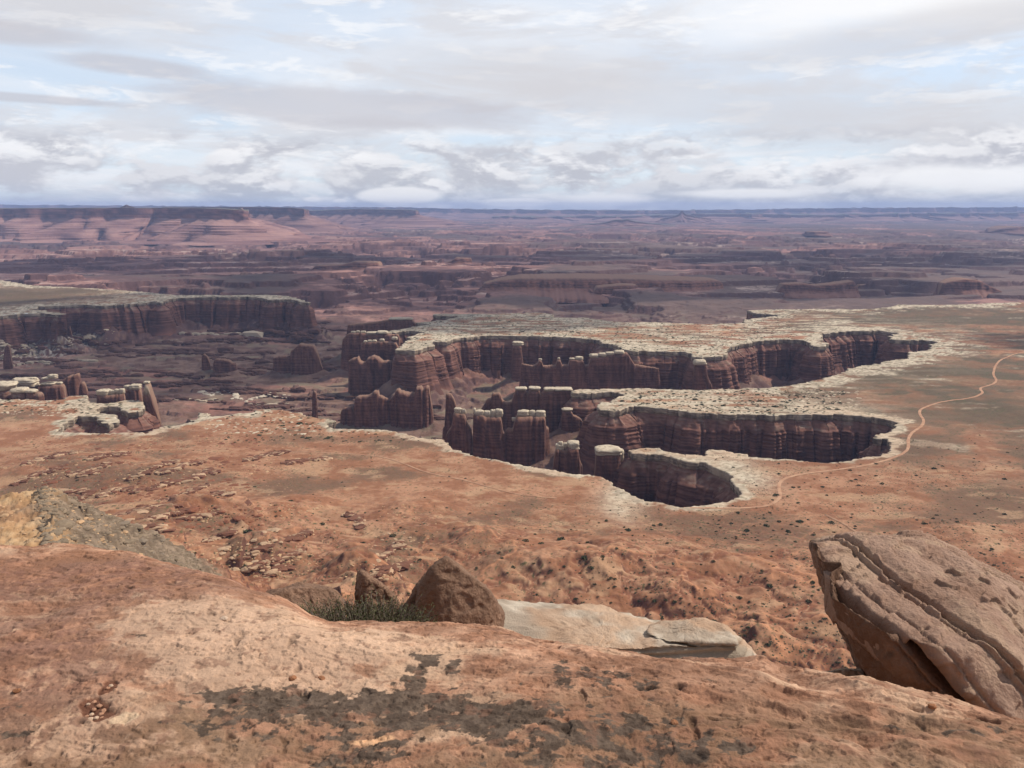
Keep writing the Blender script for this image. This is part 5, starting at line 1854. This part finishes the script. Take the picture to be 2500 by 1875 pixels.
def big_col(W, G, c0):
    x, y, z = W.T
    n = fbm3(x * 1.5, y * 1.5, z * 1.5, 995, 5, .6)
    m = fbm3(x * 9, y * 9, z * 9, 996, 4, .6)
    w = W @ NB
    c_ = cmix((0.275, 0.172, 0.122), (0.365, 0.243, 0.178), sst(-.35, .35, n + .4 * m))
    c_ = cmix(c_, (0.42, 0.295, 0.205), sst(0.02, 0.25, fbm3(x * 5, y * 5, z * 5, 997, 5, .65) + .3 * n) * .5 * sst(K1, K1 + .1, w))
    c_ = cmix(c_, (0.145, 0.088, 0.060), sst(K1 + .02, K1 - .05, w) * .4)
    c_ = cmix(c_, (0.135, 0.078, 0.052), sst(-0.25, -0.6, G[:, 0]) * (.55 + .4 * sst(-.1, .1, n)))  # left-facing side darkened, its shade put into the colour
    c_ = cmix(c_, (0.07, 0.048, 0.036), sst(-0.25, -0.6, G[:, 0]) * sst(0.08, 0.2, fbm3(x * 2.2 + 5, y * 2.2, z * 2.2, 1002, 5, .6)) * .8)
    return c_


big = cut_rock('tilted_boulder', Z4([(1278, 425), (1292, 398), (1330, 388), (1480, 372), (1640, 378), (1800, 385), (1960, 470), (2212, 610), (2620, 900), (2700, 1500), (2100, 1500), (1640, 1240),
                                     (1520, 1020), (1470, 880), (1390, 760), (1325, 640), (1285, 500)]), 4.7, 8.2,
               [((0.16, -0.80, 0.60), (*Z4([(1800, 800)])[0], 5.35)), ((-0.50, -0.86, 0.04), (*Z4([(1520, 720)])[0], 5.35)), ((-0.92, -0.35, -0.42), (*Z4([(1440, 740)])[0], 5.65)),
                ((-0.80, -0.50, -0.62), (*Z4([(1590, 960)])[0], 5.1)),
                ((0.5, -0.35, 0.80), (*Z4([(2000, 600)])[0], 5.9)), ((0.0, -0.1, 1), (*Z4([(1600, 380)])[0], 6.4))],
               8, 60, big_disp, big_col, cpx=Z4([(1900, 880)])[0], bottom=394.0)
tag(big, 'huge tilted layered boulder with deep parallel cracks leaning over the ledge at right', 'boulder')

# ------------------------------------------------------------------ loose pebbles on the ledge
def pebble(px, py, s, colr, label, cat='pebble', group=None, k=0):
    x, y = lp(px, py)
    z = ledge_z(x, y)
    v, f = ico(3)
    v = v * (1 + 0.28 * fbm3(v[:, 0] * 1.3 + k, v[:, 1] * 1.3, v[:, 2] * 1.3, 1000 + k, 3))[:, None]
    v = np.sign(v) * np.abs(v) ** 0.85 * (s * 1.2, s, s * 0.62)
    o_ = mesh_np('pebble', v, f, M_rock, np.repeat(np.array([colr]), len(v), 0), loc=None)
    o_.location = (x, y, z + s * 0.25)
    o_.rotation_euler = (0, 0, k * 1.3)
    tag(o_, label, cat, group)


pebble(*Z3([(970, 768)])[0], 0.015, (0.62, 0.46, 0.34), 'single pale pebble lying alone on the salmon ledge')
for k, (px, py) in enumerate(Z3([(385, 1130), (410, 1118), (432, 1142), (398, 1165), (440, 1170), (380, 1190), (420, 1195), (452, 1158), (470, 1062), (482, 1048), (462, 1080), (410, 1150), (395, 1200), (445, 1190)])):
    pebble(px, py, 0.006 + 0.003 * ((k * 37) % 5) / 4, (0.46, 0.26, 0.17) if k % 3 else (0.58, 0.42, 0.30), 'tiny pebble among others in the dark red gravel pocket', group='pebbles in the gravel pocket', k=k)
for k, (px, py) in enumerate(Z3([(1265, 1000), (1390, 998), (75, 1070)]) + Z4([(700, 1225), (1815, 1110)])):
    pebble(px, py, 0.012, (0.33, 0.16, 0.09), ['reddish pebble in a shallow hollow at the middle of the ledge', 'reddish pebble right of the hollow one, mid ledge', 'red-brown pebble near the left edge of the ledge',
                                               'small rusty pebble on the pinkish right part of the ledge', 'brown pebble near the lip below the big tilted boulder'][k], k=k + 20)

# ------------------------------------------------------------------ the green shrub behind the lip
r_ = np.random.default_rng(5)
root = bpy.data.objects.new('shrub', None)
link(root)
c0 = pt(*Z3([(1540, 745)])[0], 4.55)
root.location = tuple(c0 - np.array((0, 0, 0.12)))
tag(root, 'low wide green shrub with fine twigs tucked behind the ledge lip', 'shrub')
Vt, Ft, Vv_, Fv_ = [], [], [], []
for k in range(1250):
    fx = r_.uniform(-1, 1)
    bx_ = fx * 0.40
    by_ = r_.uniform(-0.14, 0.16)
    hmax = 0.245 * math.sqrt(max(0.05, 1 - abs(fx) ** 2.5)) * r_.uniform(.6, 1.08)
    p0 = np.array((bx_ * 0.75, by_ * .7, -0.05))
    lean = np.array((fx * 0.10 + r_.normal(0, .07), r_.normal(0, .06), hmax))
    pts_ = [p0, p0 + lean * .5 + r_.normal(0, .01, 3), p0 + lean]
    w = 0.0022
    for a, b in zip(pts_[:-1], pts_[1:]):
        i = len(Vt)
        Vt += [a + (w, 0, 0), a + (-w * .5, w, 0), a + (-w * .5, -w, 0), b + (w * .6, 0, 0), b + (-w * .3, w * .6, 0), b + (-w * .3, -w * .6, 0)]
        for q in range(3):
            Ft.append((i + q, i + (q + 1) % 3, i + 3 + (q + 1) % 3, i + 3 + q))
    for q in range(24):
        t = r_.uniform(0.30, 1.03)
        c1 = p0 + lean * t + r_.normal(0, .010, 3)
        d1 = lean / np.linalg.norm(lean) * .7 + r_.normal(0, .6, 3)
        d1 /= np.linalg.norm(d1)
        d2 = np.cross(d1, r_.normal(size=3))
        d2 /= np.linalg.norm(d2)
        l_, w2 = r_.uniform(.008, .016), r_.uniform(.0016, .003)
        i = len(Vv_)
        Vv_ += [c1, c1 + d1 * l_ * .5 + d2 * w2, c1 + d1 * l_, c1 + d1 * l_ * .5 - d2 * w2]
        Fv_.append((i, i + 1, i + 2, i + 3))
mesh_np('twigs', np.array(Vt), np.array(Ft), M_twig, parent=root)
mesh_np('foliage', np.array(Vv_), np.array(Fv_), M_leaf, smooth=False, parent=root)

# ------------------------------------------------------------------ cumulus drifting over the basin, casting the patches of shade
M_cloud = bpy.data.materials.new('cloud')
M_cloud.use_nodes = True
ct = NT(M_cloud.node_tree)
ct.n.clear()
co = ct.n.new('ShaderNodeOutputMaterial')
tr = ct.n.new('ShaderNodeBsdfTransparent')
tl = ct.n.new('ShaderNodeBsdfTranslucent')
df = ct.n.new('ShaderNodeBsdfDiffuse')
tl.inputs[0].default_value = (.85, .86, .88, 1)
df.inputs[0].default_value = (.85, .86, .88, 1)
m1, m2 = ct.n.new('ShaderNodeMixShader'), ct.n.new('ShaderNodeMixShader')
m1.inputs[0].default_value = 0.5
ct.l.new(tl.outputs[0], m1.inputs[1])
ct.l.new(df.outputs[0], m1.inputs[2])
m2.inputs[0].default_value = 0.45
ct.l.new(tr.outputs[0], m2.inputs[1])
ct.l.new(m1.outputs[0], m2.inputs[2])
ct.l.new(m2.outputs[0], co.inputs[0])
ZC = 3300.0
for k, (gx_, gy_, rx_, ry_) in enumerate([(-1350, 3300, 1000, 900), (200, 5300, 2100, 900), (3000, 8000, 1700, 900), (-3000, 6800, 1700, 1300), (300, 8300, 2600, 800), (1800, 2500, 480, 300), (4300, 9300, 1500, 700), (-150, 3050, 420, 300)]):
    v, f = ico(5)
    ang_ = np.arctan2(v[:, 1], v[:, 0])
    rr_ = 1 + 0.30 * fbm3(v[:, 0] * 1.6 + k * 5, v[:, 1] * 1.6, v[:, 2] * 1.6, 1100 + k, 4, .6)
    v = v * rr_[:, None] * (rx_, ry_, 260)
    v[:, 2] = np.where(v[:, 2] < 0, v[:, 2] * 0.25, v[:, 2])
    sh_ = (ZC + 150) / math.tan(rad(SUN_EL))
    cx_, cy_ = gx_ + sh_ * math.sin(rad(SUN_AZ)), gy_ + sh_ * math.cos(rad(SUN_AZ))
    o = mesh_np('cloud', v, f, M_cloud, loc=None)
    o.location = (cx_, cy_, ZC)
    tag(o, kind='structure')

# ------------------------------------------------------------------ air
HZ = True
if HZ:
    bm = bmesh.new()
    bmesh.ops.create_cube(bm, size=1)
    me = bpy.data.meshes.new('haze')
    bm.to_mesh(me)
    bm.free()
    hz_ = bpy.data.objects.new('haze', me)
    link(hz_)
    zlo, zhi = -420.0, 620.0
    hz_.scale = (104000, 54000, zhi - zlo)
    hz_.location = (0, 25000, (zhi + zlo) / 2)
    m = bpy.data.materials.new('air')
    m.use_nodes = True
    nt = m.node_tree
    nt.nodes.clear()
    mo = nt.nodes.new('ShaderNodeOutputMaterial')
    pv = nt.nodes.new('ShaderNodeVolumePrincipled')
    pv.inputs['Color'].default_value = (0.50, 0.63, 1.0, 1)
    pv.inputs['Density'].default_value = 2.4e-5
    pv.inputs['Anisotropy'].default_value = 0.0
    nt.links.new(pv.outputs[0], mo.inputs['Volume'])
    me.materials.append(m)
    tag(hz_, kind='stuff')
